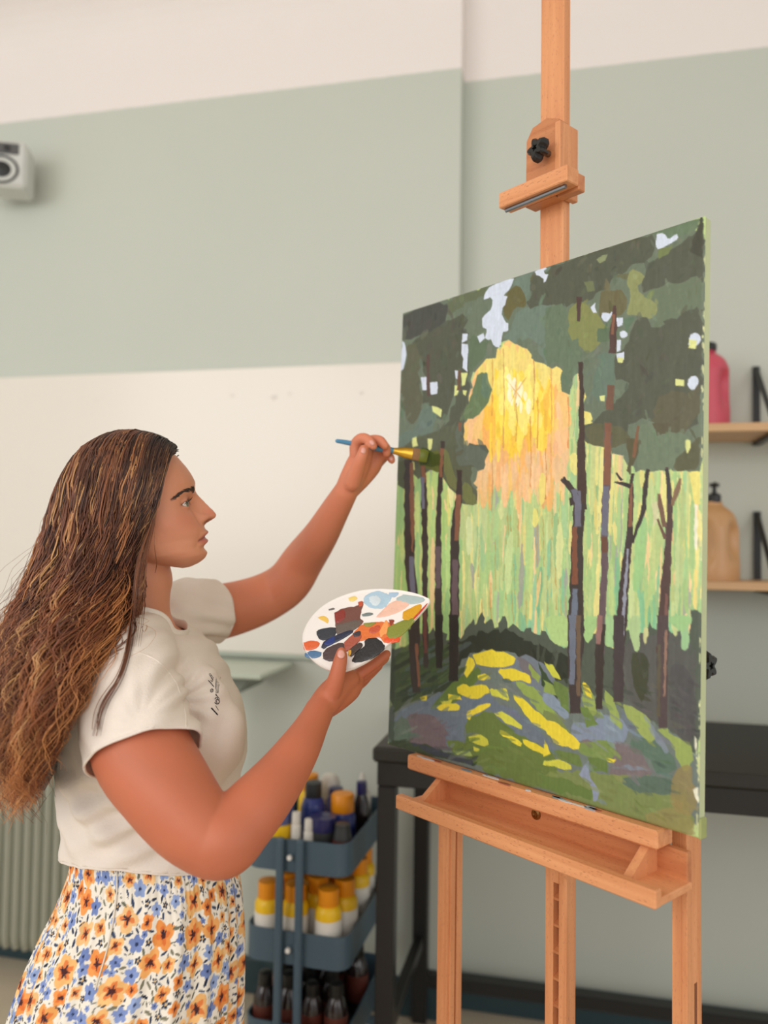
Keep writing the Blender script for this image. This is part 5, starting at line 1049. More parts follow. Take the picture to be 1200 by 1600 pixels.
# ================================================================ t-shirt
sh = [stack(Tc, 1.26)]
def chainE(rows, m=4, n=24): return chain(rows, m, n)
slN = [(205, 1012, 1.20, .066), (200, 1040, 1.14, .069), (204, 1085, 1.095, .0715), (222, 1172, 1.045, .0735), (236, 1206, 1.03, .0735)]
slF = [(225, 1002, 1.36, .062), (262, 972, 1.40, .060), (292, 957, 1.44, .0600), (333, 955, 1.49, .0600), (350, 952, 1.51, .060)]
sh += [chain(slN), chain(slF)]
for dd_ in (1.19, 1.32): sh.append(tube_arrays(cr([V(305, 1085, dd_), V(320, 1130, dd_), V(322, 1165, dd_), V(312, 1195, dd_)], 4), *(2 * [np.interp(np.linspace(0, 1, 13), [0, .4, .7, 1], [.045, .055, .056, .046])]), 24))
sv, sf = remesh(sh, .0042, 10, .6)
sn = vnormals(sv, sf)
# cloth folds
X_, Y_, Z_ = sv[:, 0], sv[:, 1], sv[:, 2]
hz0 = .872; wz = np.clip(1 - np.abs(Z_ - (hz0 + .075)) / .10, 0, 1)
fold = .0045 * wz * np.sin(Z_ * 150 + 7 * np.sin(X_ * 13 + 1) + 5 * np.sin(Y_ * 11)) * (.5 + .5 * np.sin(X_ * 23 + Z_ * 17))
fold += .0022 * np.sin(X_ * 60 - Z_ * 75 + 4 * np.sin(Z_ * 19 + Y_ * 9)) * (.4 + .6 * np.sin(X_ * 11 + Z_ * 8 + 1) ** 2)
arm_c = V(262, 1100, 1.12); da = np.linalg.norm(sv - arm_c, axis=1); fold += .0045 * np.exp(-(da / .085) ** 2) * np.sin(np.arctan2(Z_ - arm_c[2], X_ - arm_c[0]) * 13)
fs = V(300, 965, 1.42); df = np.linalg.norm(sv - fs, axis=1); fold += .005 * np.exp(-(df / .085) ** 2) * np.sin((X_ * .75 + Z_ * .95) * 190 + 3 * np.sin(Y_ * 20))
fold += .0030 * wz * np.sin((Z_ * 1.0 + X_ * .55) * 95 + 3 * np.sin(X_ * 17 + Y_ * 12))
cb = V(290, 1150, 1.08); db = np.linalg.norm((sv - cb) * [1, 1, .6], axis=1); fold += .0040 * np.exp(-(db / .10) ** 2) * np.sin((X_ * .9 - Z_ * .55) * 150 + 2 * np.sin(Z_ * 23))
ss = V(205, 1085, 1.03); ds = np.linalg.norm(sv - ss, axis=1); fold += .0028 * np.exp(-(ds / .09) ** 2) * np.sin((X_ * .5 + Z_ * .9) * 120 + 4 * np.sin(X_ * 31) + 2 * np.sin(Z_ * 41))
lb = V(130, 1230, 1.16); dl = np.linalg.norm(sv - lb, axis=1); fold += .0045 * np.exp(-(dl / .09) ** 2) * np.sin((X_ * .9 + Z_ * .75) * 110 + 2 * np.sin(X_ * 25))
sv = sv + sn * fold[:, None]
# openings: neck, hem, sleeves
fc = sv[sf].mean(1); kill = np.zeros(len(sf), bool)
nc = V(208, 985, 1.25)
rx, ry = (fc[:, 0] - nc[0]) / .083, (fc[:, 1] - nc[1] - .004) / .086
zc = V(250, 994, 1.25)[2] + (-(fc[:, 0] - nc[0])) * .10
kill |= (rx ** 2 + ry ** 2 < 1) & (fc[:, 2] > zc - .045)
kill |= (fc[:, 2] < .864 + .030 * np.clip((1.26 - fc[:, 1]) / .14, -.3, 1) - .015 * np.clip((fc[:, 0] - PB[0]) / .13, 0, 1)) 
def plane_cut(P, N): return ((fc - P) @ N > 0)
pA, pB_ = V(150, 1215, 1.05), V(293, 1140, 1.03); axn = nrm(V(262, 1236, 1.01) - V(205, 1095, 1.09)); e1 = nrm(pB_ - pA); axn = nrm(axn - e1 * (axn @ e1))
kill |= plane_cut((pA + pB_) / 2, axn) & (np.linalg.norm(fc - V(240, 1215, 1.03), axis=1) < .125) & (fc[:, 1] < V(222, 1172, 1.12)[1])
pF = V(336, 950, 1.49); axf = nrm(V(385, 945, 1.54) - V(292, 957, 1.44)); kill |= plane_cut(pF, axf) & (fc[:, 1] > 1.36) & (fc[:, 2] > V(300, 1010, 1.5)[2])
sf2 = sf[~kill]; used = np.unique(sf2); rm = -np.ones(len(sv), int); rm[used] = np.arange(len(used)); sv2, sf3 = sv[used], rm[sf2]
TS = pm('cream_jersey', (234, 222, 210), .85, var=.012, scale=5, bump=.35, bscale=420, spec=.2, sss=0)
shirt = mk('t_shirt', loc(sv2), sf3, TS, woman)
md = shirt.modifiers.new('s', 'SOLIDIFY'); md.thickness = .0022; md.offset = 0
# hem and collar bands from boundary loops
ed = {}
for q in sf3:
    for i in range(4):
        a, b = int(q[i]), int(q[(i + 1) % 4]); k = (min(a, b), max(a, b)); ed[k] = ed.get(k, 0) + 1
bd = {}
for (a, b), n_ in ed.items():
    if n_ == 1: bd.setdefault(a, []).append(b); bd.setdefault(b, []).append(a)
loops = []; seen = set()
for s in bd:
    if s in seen: continue
    L = [s]; seen.add(s); cur = s
    while True:
        nx = [x for x in bd[cur] if x not in seen]
        if not nx: break
        cur = nx[0]; seen.add(cur); L.append(cur)
    if len(L) > 40: loops.append(L)
for L in loops:
    P = sv2[L]; 
    for _ in range(14): P = (np.roll(P, 1, 0) + P * 2 + np.roll(P, -1, 0)) / 4
    zmean = P[:, 2].mean(); collar = zmean > V(250, 1030, 1.25)[2] and abs(P[:, 1].mean() - 1.25) < .09
    P = np.vstack([P, P[:2]])[::2]
    if collar: m = MB(); m.add(*tube_arrays(P, np.full(len(P), .0075), np.full(len(P), .0020), 10, False, (0, 0, 1))); mk('collar_band', loc(np.array(m.v)), m.f, TS, shirt)
    else: m = MB(); m.add(*tube_arrays(P, np.full(len(P), .0020), np.full(len(P), .0020), 8, False)); mk('hem', loc(np.array(m.v)), m.f, TS, shirt)
# seam of the near sleeve
bvs = BVHTree.FromPolygons([tuple(p) for p in sv2], [tuple(int(i) for i in q) for q in sf3])
def onshirt(px, py, lift=.001):
    h = bvs.ray_cast(Vector(CZ), Vector(ray(px, py)), 3); return None if h[0] is None else np.array(h[0]) - nrm(ray(px, py)) * lift
def seam(pts, name, r=.0013, mat=TS):
    P = [onshirt(a, b, .0016) for a, b in cr(np.array(pts, float), 12)]; P = np.array([p for p in P if p is not None])
    if len(P) < 3: return None
    for _ in range(2): P[1:-1] = (P[:-2] + 2 * P[1:-1] + P[2:]) / 4
    m = MB(); m.add(*tube_arrays(P, np.full(len(P), r), np.full(len(P), r), 6)); return mk(name, loc(np.array(m.v)), m.f, mat, shirt)
seam([(200, 1018), (225, 1022), (250, 1036), (272, 1062), (284, 1092), (290, 1118), (291, 1136)], 'sleeve_seam')
seam([(160, 1205), (205, 1188), (250, 1165), (290, 1130)], 'hem_stitch', .0009)
# small handwriting print on the chest (marks as they stand)
INK = pm('black_ink_print', (34, 32, 32), .7); m = MB()
def ink(pts, w):
    P = [onshirt(280 + a / 10, 1020 + b / 10, .0021) for a, b in pts]; P = [p for p in P if p is not None]
    if len(P) > 1: m.add(*tube_arrays(np.array(P), np.full(len(P), w), np.full(len(P), w), 5))
ink([(508, 868), (550, 915), (596, 965)], .0011); ink([(572, 828), (590, 858), (612, 895)], .0004)
ink([(560, 780), (585, 800), (615, 795), (630, 765), (618, 735), (590, 730), (572, 752), (590, 775)], .0007); ink([(560, 720), (578, 695), (600, 705), (590, 735)], .0006); ink([(612, 735), (628, 722), (606, 690), (570, 655)], .0005); ink([(575, 640), (600, 690)], .0004)
ink([(488, 580), (505, 565), (528, 580), (525, 608), (500, 615), (488, 598), (505, 590)], .0006); ink([(515, 560), (535, 578)], .0004)
ink([(456, 432), (495, 470), (540, 528)], .0006); ink([(470, 335), (485, 325), (500, 345), (490, 365), (475, 352)], .0005); ink([(490, 365), (510, 400), (520, 380), (505, 350)], .0005); ink([(500, 390), (520, 420), (535, 385)], .0005); ink([(495, 430), (515, 450), (528, 425), (512, 410)], .0005)
for y in range(370, 620, 22): ink([(568 + (y % 3) * 3, y), (590, y + 12), (612, y + 2), (632 - (y - 370) * .1, y + 14)], .00042)
ink([(645, 380), (632, 420), (622, 500), (606, 620)], .0006); ink([(565, 375), (580, 400), (570, 500), (566, 560)], .0004)
if m.v: o = mk('chest_print', loc(np.array(m.v)), m.f, INK, shirt); o['label'] = 'small black handwritten lettering'

# ================================================================ skirt with its flower print
def flower_tile(W=1100, H=1100):
    R = Raster(W, H, np.eye(3), 21); R.mp = lambda p: np.array(p, float); rng = R.rng
    R.a[:] = (243, 236, 222)
    def wrap(fn, x, y, r):
        for dx in (0, W if x < r else (-W if x > W - r else 0)):
            for dy in ({0, H} if y < r else ({0, -H} if y > H - r else {0})): fn(x + dx, y + dy)
            if dx == 0 and not (x < r or x > W - r): break
    def blob(x, y, rx, ry, a, col, wob=.12, n=22, alpha=1):
        t = np.linspace(0, 2 * PI, n, endpoint=False); r = 1 + rng.normal(0, wob, n); r = (r + np.roll(r, 1)) / 2
        px, py = rx * np.cos(t) * r, ry * np.sin(t) * r; R.poly_uv(np.c_[x + px * math.cos(a) - py * math.sin(a), y + px * math.sin(a) + py * math.cos(a)], col, alpha)
    occ = []
    def free(x, y, r): return all(math.hypot(min(abs(x - a), W - abs(x - a)), min(abs(y - b), H - abs(y - b))) > (r + c) * .80 for a, b, c in occ)
    def orange(x, y, s):
        st = rng.bit_generator.state; n = rng.integers(4, 6); a0 = rng.uniform(0, 6)
        c1 = [(244, 176, 104), (240, 156, 84), (246, 192, 124), (242, 196, 136)][rng.integers(4)]
        for k in range(n): a = a0 + k * 2 * PI / n; blob(x + math.cos(a) * s * .48, y + math.sin(a) * s * .48, s * .52, s * .44, a, np.clip(np.array(c1) + rng.normal(0, 6), 0, 255), .1)
        for k in range(n): a = a0 + k * 2 * PI / n + .2; blob(x + math.cos(a) * s * .28, y + math.sin(a) * s * .28, s * .34, s * .18, a, (226, 112, 56), .15, alpha=.75)
        blob(x, y, s * .2, s * .16, 0, (86, 44, 40), .2)
        for k in range(6): a = rng.uniform(0, 6.3); blob(x + math.cos(a) * s * .25, y + math.sin(a) * s * .25, s * .16, s * .05, a, (52, 42, 56), .1)
    def blue(x, y, s):
        n = 5; a0 = rng.uniform(0, 6); c1 = [(132, 152, 204), (116, 136, 190), (150, 170, 214)][rng.integers(3)]
        for k in range(n): a = a0 + k * 2 * PI / n; blob(x + math.cos(a) * s * .5, y + math.sin(a) * s * .5, s * .5, s * .38, a, np.clip(np.array(c1) + rng.normal(0, 6), 0, 255), .1)
        blob(x, y, s * .22, s * .2, 0, (44, 56, 92), .2)
    def dark(x, y, s):
        for k in range(5): a = k * 1.257 + rng.uniform(-.2, .2); blob(x + math.cos(a) * s * .6, y + math.sin(a) * s * .6, s * .38, s * .30, a, (42, 50, 70), .1)
        blob(x, y, s * .25, s * .25, 0, (232, 190, 130), .1)
    def leaf(x, y, s, col=None):
        a = rng.uniform(0, 6.3); col = [(46, 58, 84), (60, 74, 100), (128, 124, 104), (110, 112, 96), (38, 46, 66)][rng.integers(5)] if col is None else col
        blob(x, y, s, s * .36, a, col, .08, 12)
    def place(fn, n, r0, r1, tries=60):
        for _ in range(n):
            for _ in range(tries):
                x, y, r = rng.uniform(0, W), rng.uniform(0, H), rng.uniform(r0, r1)
                if free(x, y, r):
                    occ.append((x, y, r)); sd = rng.integers(1 << 30)
                    for dx in (-W, 0, W):
                        for dy in (-H, 0, H):
                            if -r * 1.6 < x + dx < W + r * 1.6 and -r * 1.6 < y + dy < H + r * 1.6:
                                keep = R.rng; R.rng = np.random.default_rng(sd); nonlocal_rng(R.rng); fn(x + dx, y + dy, r)
                    nonlocal_rng(base_rng); break
    base_rng = rng
    def nonlocal_rng(r): nonlocal rng; rng = r
    place(orange, 40, 46, 66); place(orange, 50, 28, 42); place(blue, 70, 26, 38); place(dark, 44, 14, 20); place(blue, 60, 12, 18)
    place(leaf, 200, 13, 20); place(leaf, 620, 5, 10, 12)
    return R.a
tile = flower_tile()
SR = cr(np.array([(238, 1285, .116, .124, 1.27), (242, 1345, .124, .136, 1.27), (238, 1400, .139, .150, 1.27), (228, 1450, .153, .162, 1.27), (214, 1520, .167, .176, 1.27), (201, 1600, .177, .188, 1.27)], float), 38)
nS, nC2 = len(SR), 820
sv3 = []; ang = np.linspace(0, 2 * PI, nC2, endpoint=False)
rowsP = [V(r[0], r[1], 1.27) for r in SR]; zl = rowsP[-1][2]
rows = [(P[0], P[1], P[2], r[2], r[3]) for P, r in zip(rowsP, SR)] + [(rowsP[-1][0] - .002 * k, rowsP[-1][1], zl - k * (zl - .22) / 30, .177 + .0012 * k, .188 + .0012 * k) for k in range(1, 31)]
rows = np.array(rows); arc = np.concatenate([[0], np.cumsum(-np.diff(rows[:, 2]))])
top_ = rows[0, 2]
for k, (x, y, z, a, b) in enumerate(rows):
    t = (top_ - z); am = .0012 + .007 * min(1, max(0, t - .05) / .35)
    g = am * (np.sin(ang * 23 + 2 * np.sin(ang * 3)) * .55 + np.sin(ang * 37 + 1.3 + t * 3) * .35 + np.sin(ang * 11 + 4 * t) * .6)
    g = g + .0012 * np.sin(ang * 90 + 3 * np.sin(ang * 7)) * math.exp(-t / .06)
    c_, s_ = np.cos(ang), np.sin(ang); c_ = np.sign(c_) * np.abs(c_) ** (2 / 2.2); s_ = np.sign(s_) * np.abs(s_) ** (2 / 2.2)
    sv3.append(np.stack([x + (a + g) * c_, y + (b + g) * s_, np.full(nC2, z) + .0015 * np.sin(ang * 23)], -1))
sv3 = np.concatenate(sv3)
I = np.arange(len(rows) * nC2).reshape(len(rows), nC2); In = np.roll(I, -1, 1); f3 = np.stack([I[1:], In[1:], In[:-1], I[:-1]], -1).reshape(-1, 4)
per = 1.08; uu = (ang / (2 * PI) * per)[None].repeat(len(rows), 0); vv_ = arc[:, None].repeat(nC2, 1)
u_ = (uu / .36 * 1100).astype(int) % 1100; v_ = (vv_ / .38 * 1100).astype(int) % 1100
def tsamp(u, v): return tile[v % 1100, u % 1100]
cS = (tsamp(u_, v_) + tsamp(u_ + 1, v_ + 1) + tsamp(u_ - 1, v_) + tsamp(u_, v_ - 1)) / 4
skirt = mk('skirt', loc(sv3), f3, vm('printed_viscose', .75, bump=.2, bscale=500, spec=.2), woman); colattr(skirt.data, srgb(cS.reshape(-1, 3)))
md = skirt.modifiers.new('s', 'SOLIDIFY'); md.thickness = .0015; md.offset = -1; md.use_rim = True
MB().box((-.004, -.001, 0), (.004, .001, .001))
zp = []
m = MB(); Pz = []
for k in range(0, 120, 3):
    x, y, z, a, b = rows[k]; i = int(nC2 * .735); p = sv3[k * nC2 + i]; Pz.append(p + np.array([0, -.001, 0]))
m.add(*tube_arrays(np.array(Pz), np.full(len(Pz), .0012), np.full(len(Pz), .0006), 6)); mk('side_seam', loc(np.array(m.v)), m.f, pm('seam_cream', (222, 212, 196), .8), skirt)
# ================================================================ hair
rng = np.random.default_rng(17)
# falling column of hair: rows px_left, px_right at the profile plane, near / far lateral reach
HR = np.array([(875, 56, 215, -.098, .085), (930, 32, 216, -.115, .092), (980, 14, 210, -.155, .10), (1040, -4, 196, -.200, .11), (1100, -12, 176, -.232, .115), (1160, -16, 140, -.238, .11), (1215, -4, 106, -.220, .10), (1262, 12, 78, -.19, .09)], float)
def ringpt(th, rho, y):
    """th: 0 front edge, pi/2 near side, pi back; y: photo row"""
    l = np.interp(y, HR[:, 0], HR[:, 1]); r = np.interp(y, HR[:, 0], HR[:, 2]); ln = np.interp(y, HR[:, 0], HR[:, 3]); lf = np.interp(y, HR[:, 0], HR[:, 4])
    cxp = (l + r) / 2; hwp = (r - l) / 2; s = np.sin(th)
    hwp = np.where((s < 0) & (np.cos(th) > 0), hwp * .75, hwp); px = cxp + hwp * np.cos(th) * rho; sa = np.where(np.cos(th) > 0, np.abs(s) ** .5, np.abs(s) ** .85); lat = np.where(s > 0, ln, lf) * sa * (.25 + .75 * rho)
    mn_ = np.clip(np.cos(th) * 2.5, 0, 1) * .066; lat = np.where(s > 0, np.minimum(lat, -mn_), np.maximum(lat, mn_))
    return px, lat
ry, rz = _r, _u
def PLv(px, py, l):
    """vectorised pixel + lateral offset; lateral points are drawn at the scale of the profile plane"""
    R_ = _f[None] + np.outer((px - 600) / FPX, _r) + np.outer((800 - py) / FPX, _u)
    t = ((E0 - CZ) @ Lh + l) / (R_ @ Lh); return CZ + R_ * t[:, None]
# skull shell for the combed part, in head axes
SCc = np.array([-.075, 0, .028]); SCr = np.array([.100, .0775, .1000])
def skull(u, vdir):    # direction -> point on the scalp
    d = vdir / np.linalg.norm(vdir, axis=1)[:, None]; return d
NL = 300; PER = 13
Ns = NL * PER
lock = np.repeat(np.arange(NL), PER)
lt_near = rng.random(NL) < .70
LTH = np.where(lt_near, rng.uniform(.02, PI, NL), rng.uniform(-PI, -.05, NL))
LRH = np.where(rng.random(NL) < .6, rng.uniform(.86, 1.03, NL), rng.uniform(.45, .86, NL))
LPH = rng.uniform(0, 2 * PI, NL); LFR = rng.uniform(.8, 1.25, NL); LEN = rng.uniform(1150, 1262, NL); LAMP = rng.uniform(.5, 1.25, NL)
LEN = np.where(np.cos(LTH) > .35, rng.uniform(985, 1130, NL), LEN); LEN = np.where(np.cos(LTH) > .75, rng.uniform(900, 1060, NL), LEN)
th = LTH[lock] + rng.normal(0, .032, Ns); rho = LRH[lock] * (1 + rng.normal(0, .02, Ns)); ph_ = LPH[lock] + rng.normal(0, .35, Ns); fr_ = LFR[lock]; ln_ = LEN[lock] + rng.normal(0, 14, Ns); am_ = LAMP[lock]
near_ = np.sin(th) > 0; sgn = np.where(near_, -1., 1.)
# roots: along the parting, front strands from the hairline
fa = (1 + np.cos(th)) / 2                     # 1 front .. 0 back
el = np.interp(fa, [0, .25, .6, .9, 1], [2.55, 2.1, 1.5, .95, .70]) + rng.normal(0, .04, Ns)      # angle over the head from the forehead
lay = rng.random(Ns) ** 1.6
la = np.where(fa < .6, .02, .10) + 1.0 * lay * np.where(rho > .86, .75, 1.1)          # sideways angle from the parting
la = np.where(fa > .86, .12 + .95 * rng.random(Ns), la)
dx = np.cos(el) * np.cos(la); dz_ = np.sin(el) * np.cos(la); dyl = np.sin(la) * sgn
root = SCc + np.stack([dx, dyl, dz_], 1) * SCr * 1.0
NSg = 34
K1 = 13
tt = np.linspace(0, 1, K1)
px_, lat_ = ringpt(th, rho, np.full(Ns, 900.)); P1 = PLv(px_, np.full(Ns, 900.), lat_)
q = P1 - E0; P1h = np.stack([q @ Fv, q @ Lh, q @ Uv], 1)
px2, lat2 = ringpt(th, rho, np.full(Ns, 930.)); T1 = PLv(px2, np.full(Ns, 930.), lat2) - P1; T1h = np.stack([T1 @ Fv, T1 @ Lh, T1 @ Uv], 1); T1h /= np.linalg.norm(T1h, axis=1)[:, None]
nrm_s = np.stack([dx, dyl, dz_], 1) / SCr; nrm_s /= np.linalg.norm(nrm_s, axis=1)[:, None]
back = np.array([-.75, 0, .1]) + np.stack([0 * th, sgn * .75, -.25 + 0 * th], 1); back = back - nrm_s * (back * nrm_s).sum(1)[:, None]; back /= np.linalg.norm(back, axis=1)[:, None]
T0 = back + nrm_s * np.where(fa > .7, .10, .28)[:, None]
Lc = np.linalg.norm(P1h - root, axis=1)[:, None]
H = []
for t in tt:
    h00, h10, h01, h11 = 2 * t ** 3 - 3 * t ** 2 + 1, t ** 3 - 2 * t * t + t, -2 * t ** 3 + 3 * t * t, t ** 3 - t * t
    p = root * h00 + T0 * Lc * 1.1 * h10 + P1h * h01 + T1h * Lc * .75 * h11
    p = p + np.outer(.017 * math.sin(PI * min(1, t * 1.15)) * np.clip((fa - .55) / .3, 0, 1), [1, 0, 0])
    # keep outside the skull shell
    qn = (p - SCc) / SCr; rr_ = np.linalg.norm(qn, axis=1); mn = 1.025 + .085 * np.clip(rho, 0, 1)[:] * min(1, t * 3) + .01 * rng.random(Ns)
    k = np.where(rr_ < mn, mn / rr_, 1); pk = SCc + (p - SCc) * k[:, None]
    yk = sgn * SCr[1] * np.sqrt(np.clip(mn ** 2 - qn[:, 0] ** 2 - qn[:, 2] ** 2, 0, 9)); pf = p.copy(); pf[:, 1] = np.where(rr_ < mn, yk, p[:, 1])
    p = np.where(((fa > .6) & (qn[:, 0] > -.2))[:, None], pf, pk)
    H.append(HW(p[:, 0], p[:, 1], p[:, 2]))
G2 = []
for k in range(1, NSg - K1 + 1):
    t = k / (NSg - K1); y = 900 + (ln_ - 900) * t
    a, b = ringpt(th, rho * (1 - .12 * t * t), y); G2.append(PLv(a, y, b))
S = np.stack(H + G2, 1)                       # strands, points, xyz
s_ = np.concatenate([[0], np.cumsum(np.ones(NSg - 1))]) / (NSg - 1)
seglen = np.linalg.norm(np.diff(S, axis=1), axis=2); cum = np.concatenate([np.zeros((Ns, 1)), np.cumsum(seglen, 1)], 1)
amp = .0155 * np.clip((cum - .07) / .22, 0, 1) * am_[:, None]
w1 = cum * fr_[:, None] * 2 * PI / .105 + ph_[:, None]
S = S + amp[..., None] * (np.sin(w1)[..., None] * Fh + .8 * np.cos(w1 * .93 + .7)[..., None] * Lh)
# fine frizz, lock tips gather
S = S + (rng.normal(0, 1, (Ns, 1, 3)) * .0022 * np.clip(cum / .25, 0, 1)[..., None]) + .0007 * rng.normal(0, 1, S.shape) * np.clip(cum / .1, 0, 1)[..., None]
# keep outside the shirt, the skin of neck and shoulders
bvb = BVHTree.FromPolygons([tuple(p) for p in hv2], [tuple(int(i) for i in q) for q in hf2])
def push(S, bv, zmax, off):
    n0, n1, _ = S.shape
    for i in range(n0):
        for j in range(2, n1):
            p = S[i, j]
            if p[2] > zmax: continue
            h = bv.find_nearest(Vector(p), .09)
            if h[0] is None: continue
            dd = p - np.array(h[0]); nn_ = np.array(h[1]); s = dd @ nn_
            if s < off: S[i, j:, :] += (nn_ * (off - s) * [1, 1, .2])[None] * np.exp(-np.arange(n1 - j) / 5.)[:, None] if s > -.09 else 0
    return S
S = push(S, bvs, V(200, 960, 1.25)[2], .006)
S = push(S, bvb, V(200, 800, 1.2)[2], .003)
rad = (np.interp(np.linspace(0, 1, NSg), [0, .1, .6, 1], [.0008, .00125, .0011, .00025]))[None].repeat(Ns, 0) * rng.uniform(.7, 1.25, (Ns, 1))
# colours strand by strand
pal = srgb(np.array([(44, 30, 26), (66, 42, 32), (92, 58, 42), (114, 71, 50), (142, 90, 60), (184, 130, 82), (208, 158, 104)]))
def strandcol(Ns, lockid, t, fa_):
    base = rng.choice(5, NL, p=[.20, .28, .26, .16, .10])[lockid] if True else 0
    hl = (rng.random(NL) < .15)[lockid] | (rng.random(Ns) < .07)
    A = pal[np.clip(base + rng.integers(-1, 2, Ns), 0, 4)]; B = pal[np.clip(base + 1 + rng.integers(0, 2, Ns), 1, 5)] * np.array([1.12, .95, .85]); C = pal[np.clip(base + 3, 3, 6)] * np.array([1.12, .92, .8])
    w = np.clip(t, 0, 1)
    col = A[:, None] * np.clip(1 - w * 2.2, 0, 1)[None, :, None] + B[:, None] * (1 - np.abs(w - .5) * 2).clip(0, 1)[None, :, None] + C[:, None] * np.clip(w * 2 - 1, 0, 1)[None, :, None]
    hcol = pal[rng.integers(4, 7, Ns)]; hw = np.where(hl[:, None], np.interp(w, [0, .08, .3, 1], [.15, .6, .95, .9])[None], 0)
    col = col * (1 - hw[..., None]) + hcol[:, None] * hw[..., None]
    dk = np.where(fa_ > .84, .8, 0)[:, None] * np.clip(1 - w * 2.0, 0, 1)[None]
    col = col * (1 - dk[..., None]) + srgb((30, 26, 27)) * dk[..., None]
    return col
tcoord = np.linspace(0, 1, NSg)
CLS = strandcol(Ns, lock, tcoord, fa)
def strands_mesh(S, rad, col, sides=3):
    n0, n1, _ = S.shape; t = np.gradient(S, axis=1); t /= np.maximum(1e-9, np.linalg.norm(t, axis=2))[..., None]
    ref = np.array([.35, -.9, .25]); a = np.cross(t, ref); a /= np.maximum(1e-9, np.linalg.norm(a, axis=2))[..., None]; b = np.cross(t, a)
    V_ = np.stack([S + rad[..., None] * (a * math.cos(2 * PI * k / sides) + b * math.sin(2 * PI * k / sides)) for k in range(sides)], 2).reshape(-1, 3)
    C_ = np.repeat(col[:, :, None], sides, 2).reshape(-1, 3)
    idx = np.arange(n0 * n1 * sides).reshape(n0, n1, sides); nx = np.roll(idx, -1, 2)
    F_ = np.stack([idx[:, :-1], nx[:, :-1], nx[:, 1:], idx[:, 1:]], -1).reshape(-1, 4); return V_, F_, C_
VV, FF, CC = strands_mesh(S, rad, CLS)
# flyaway hairs
nf2 = 760; idx = rng.integers(0, Ns, nf2); Fy = S[idx].copy(); k0 = rng.integers(2, 14, nf2)
drift = rng.normal(0, 1, (nf2, 3)) * [.5, .4, .3] + np.array([-.75, 0, .15]); jj = np.arange(NSg)[None] - k0[:, None]
gg = np.clip(jj / 20, 0, 1) ** 1.2
Fy = Fy + drift[:, None] * (gg * rng.uniform(.015, .075, (nf2, 1)))[..., None] + np.sin(jj * .7 + rng.uniform(0, 6, (nf2, 1)))[..., None] * (gg * .006)[..., None] * rng.normal(0, 1, (nf2, 1, 3))
Fy = Fy - np.array([0, 0, 0])
V2_, F2_, C2_ = strands_mesh(Fy, np.full((nf2, NSg), .00022), np.repeat(pal[rng.integers(2, 6, nf2)][:, None], NSg, 1))
# face-framing wisps
W = []
for pts in ([(262, 716), (250, 770), (243, 810), (240, 850), (244, 880), (241, 895)], [(250, 762), (244, 795), (236, 830), (226, 862), (220, 905), (216, 960), (208, 1010)], [(250, 760), (243, 795), (230, 835), (212, 880), (208, 960), (196, 1040), (175, 1080), (158, 1105), (148, 1150)], [(250, 765), (241, 805), (228, 850), (214, 900), (206, 980), (192, 1050), (168, 1080), (152, 1110), (150, 1140)]):
    for r_ in range(2 if len(pts) < 7 else 10):
        P = cr(np.array(pts, float), 8); P = P[np.linspace(0, len(P) - 1, NSg).astype(int)]; sp = .8 if len(pts) < 7 else 4
        ll = np.interp(np.linspace(0, 1, NSg), [0, .3, .6, 1], [-.072, -.082, -.13, -.235 if len(pts) > 6 else -.078])
        ofx = rng.normal(0, sp * .9); Q = []
        for j, ((px, py), l) in enumerate(zip(P, ll)):
            u_x = px + ofx * j / NSg * 1.6; rd = ray(u_x, py); h = bvs.ray_cast(Vector(CZ), Vector(rd), 3); p0 = PL(u_x, py, l)
            if h[0] is not None:
                ps = np.array(h[0]) - nrm(rd) * (.006 + .004 * rng.random()); p0 = ps if np.linalg.norm(ps - CZ) < np.linalg.norm(p0 - CZ) + .14 else p0
            Q.append(p0)
        Q = np.array(Q)
        for _ in range(6): Q[1:-1] = (Q[:-2] + Q[1:-1] * 2 + Q[2:]) / 4
        W.append(Q)
W = np.array(W)
V3_, F3_, C3_ = strands_mesh(W, np.interp(np.linspace(0, 1, NSg), [0, .8, 1], [.0006, .0005, .0002])[None].repeat(len(W), 0), np.repeat(pal[rng.integers(2, 5, len(W))][:, None], NSg, 1))
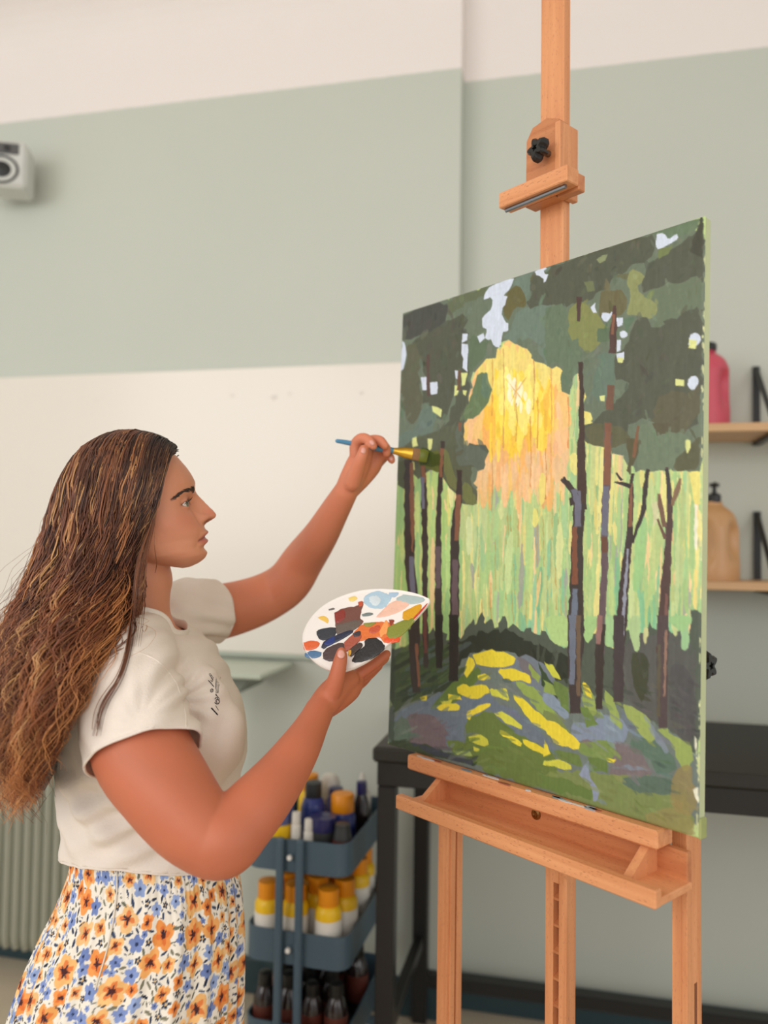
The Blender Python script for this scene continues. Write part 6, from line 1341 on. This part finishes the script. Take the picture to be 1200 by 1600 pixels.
# dark under-volume: cap on the skull and core of the falling hair
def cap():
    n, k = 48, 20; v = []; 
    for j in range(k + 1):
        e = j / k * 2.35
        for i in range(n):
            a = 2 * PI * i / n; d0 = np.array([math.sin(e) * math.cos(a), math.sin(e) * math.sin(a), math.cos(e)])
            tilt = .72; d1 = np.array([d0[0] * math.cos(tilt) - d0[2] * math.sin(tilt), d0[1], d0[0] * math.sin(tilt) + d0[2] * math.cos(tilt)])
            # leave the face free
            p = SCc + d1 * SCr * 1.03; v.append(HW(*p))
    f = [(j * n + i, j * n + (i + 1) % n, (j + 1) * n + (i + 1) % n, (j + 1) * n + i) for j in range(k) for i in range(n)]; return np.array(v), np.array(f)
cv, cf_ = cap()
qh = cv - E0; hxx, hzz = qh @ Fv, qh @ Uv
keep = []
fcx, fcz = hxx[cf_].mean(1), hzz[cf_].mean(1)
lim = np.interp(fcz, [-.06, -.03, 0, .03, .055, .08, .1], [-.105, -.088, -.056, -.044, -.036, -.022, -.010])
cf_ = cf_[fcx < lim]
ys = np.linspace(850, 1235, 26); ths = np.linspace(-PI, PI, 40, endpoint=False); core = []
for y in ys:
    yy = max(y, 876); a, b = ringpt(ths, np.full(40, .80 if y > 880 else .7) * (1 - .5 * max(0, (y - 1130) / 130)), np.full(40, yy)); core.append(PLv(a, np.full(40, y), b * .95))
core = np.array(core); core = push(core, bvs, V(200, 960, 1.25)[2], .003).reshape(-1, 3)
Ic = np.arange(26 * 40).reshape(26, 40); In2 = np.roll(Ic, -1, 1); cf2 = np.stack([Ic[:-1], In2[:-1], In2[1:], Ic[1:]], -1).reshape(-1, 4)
n1, n2, n3, n4 = len(VV), len(V2_), len(V3_), len(cv)
HV = np.concatenate([VV, V2_, V3_, cv, core]); HF = np.concatenate([FF, F2_ + n1, F3_ + n1 + n2, cf_ + n1 + n2 + n3, cf2 + n1 + n2 + n3 + n4])
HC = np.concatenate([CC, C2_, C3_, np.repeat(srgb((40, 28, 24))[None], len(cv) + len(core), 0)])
hair = mk('hair', loc(HV), HF, vm('hair_strands', .42, spec=.45), woman); colattr(hair.data, np.clip(HC, 0, 1)); hair['label'] = 'long wavy brown hair with golden streaks'
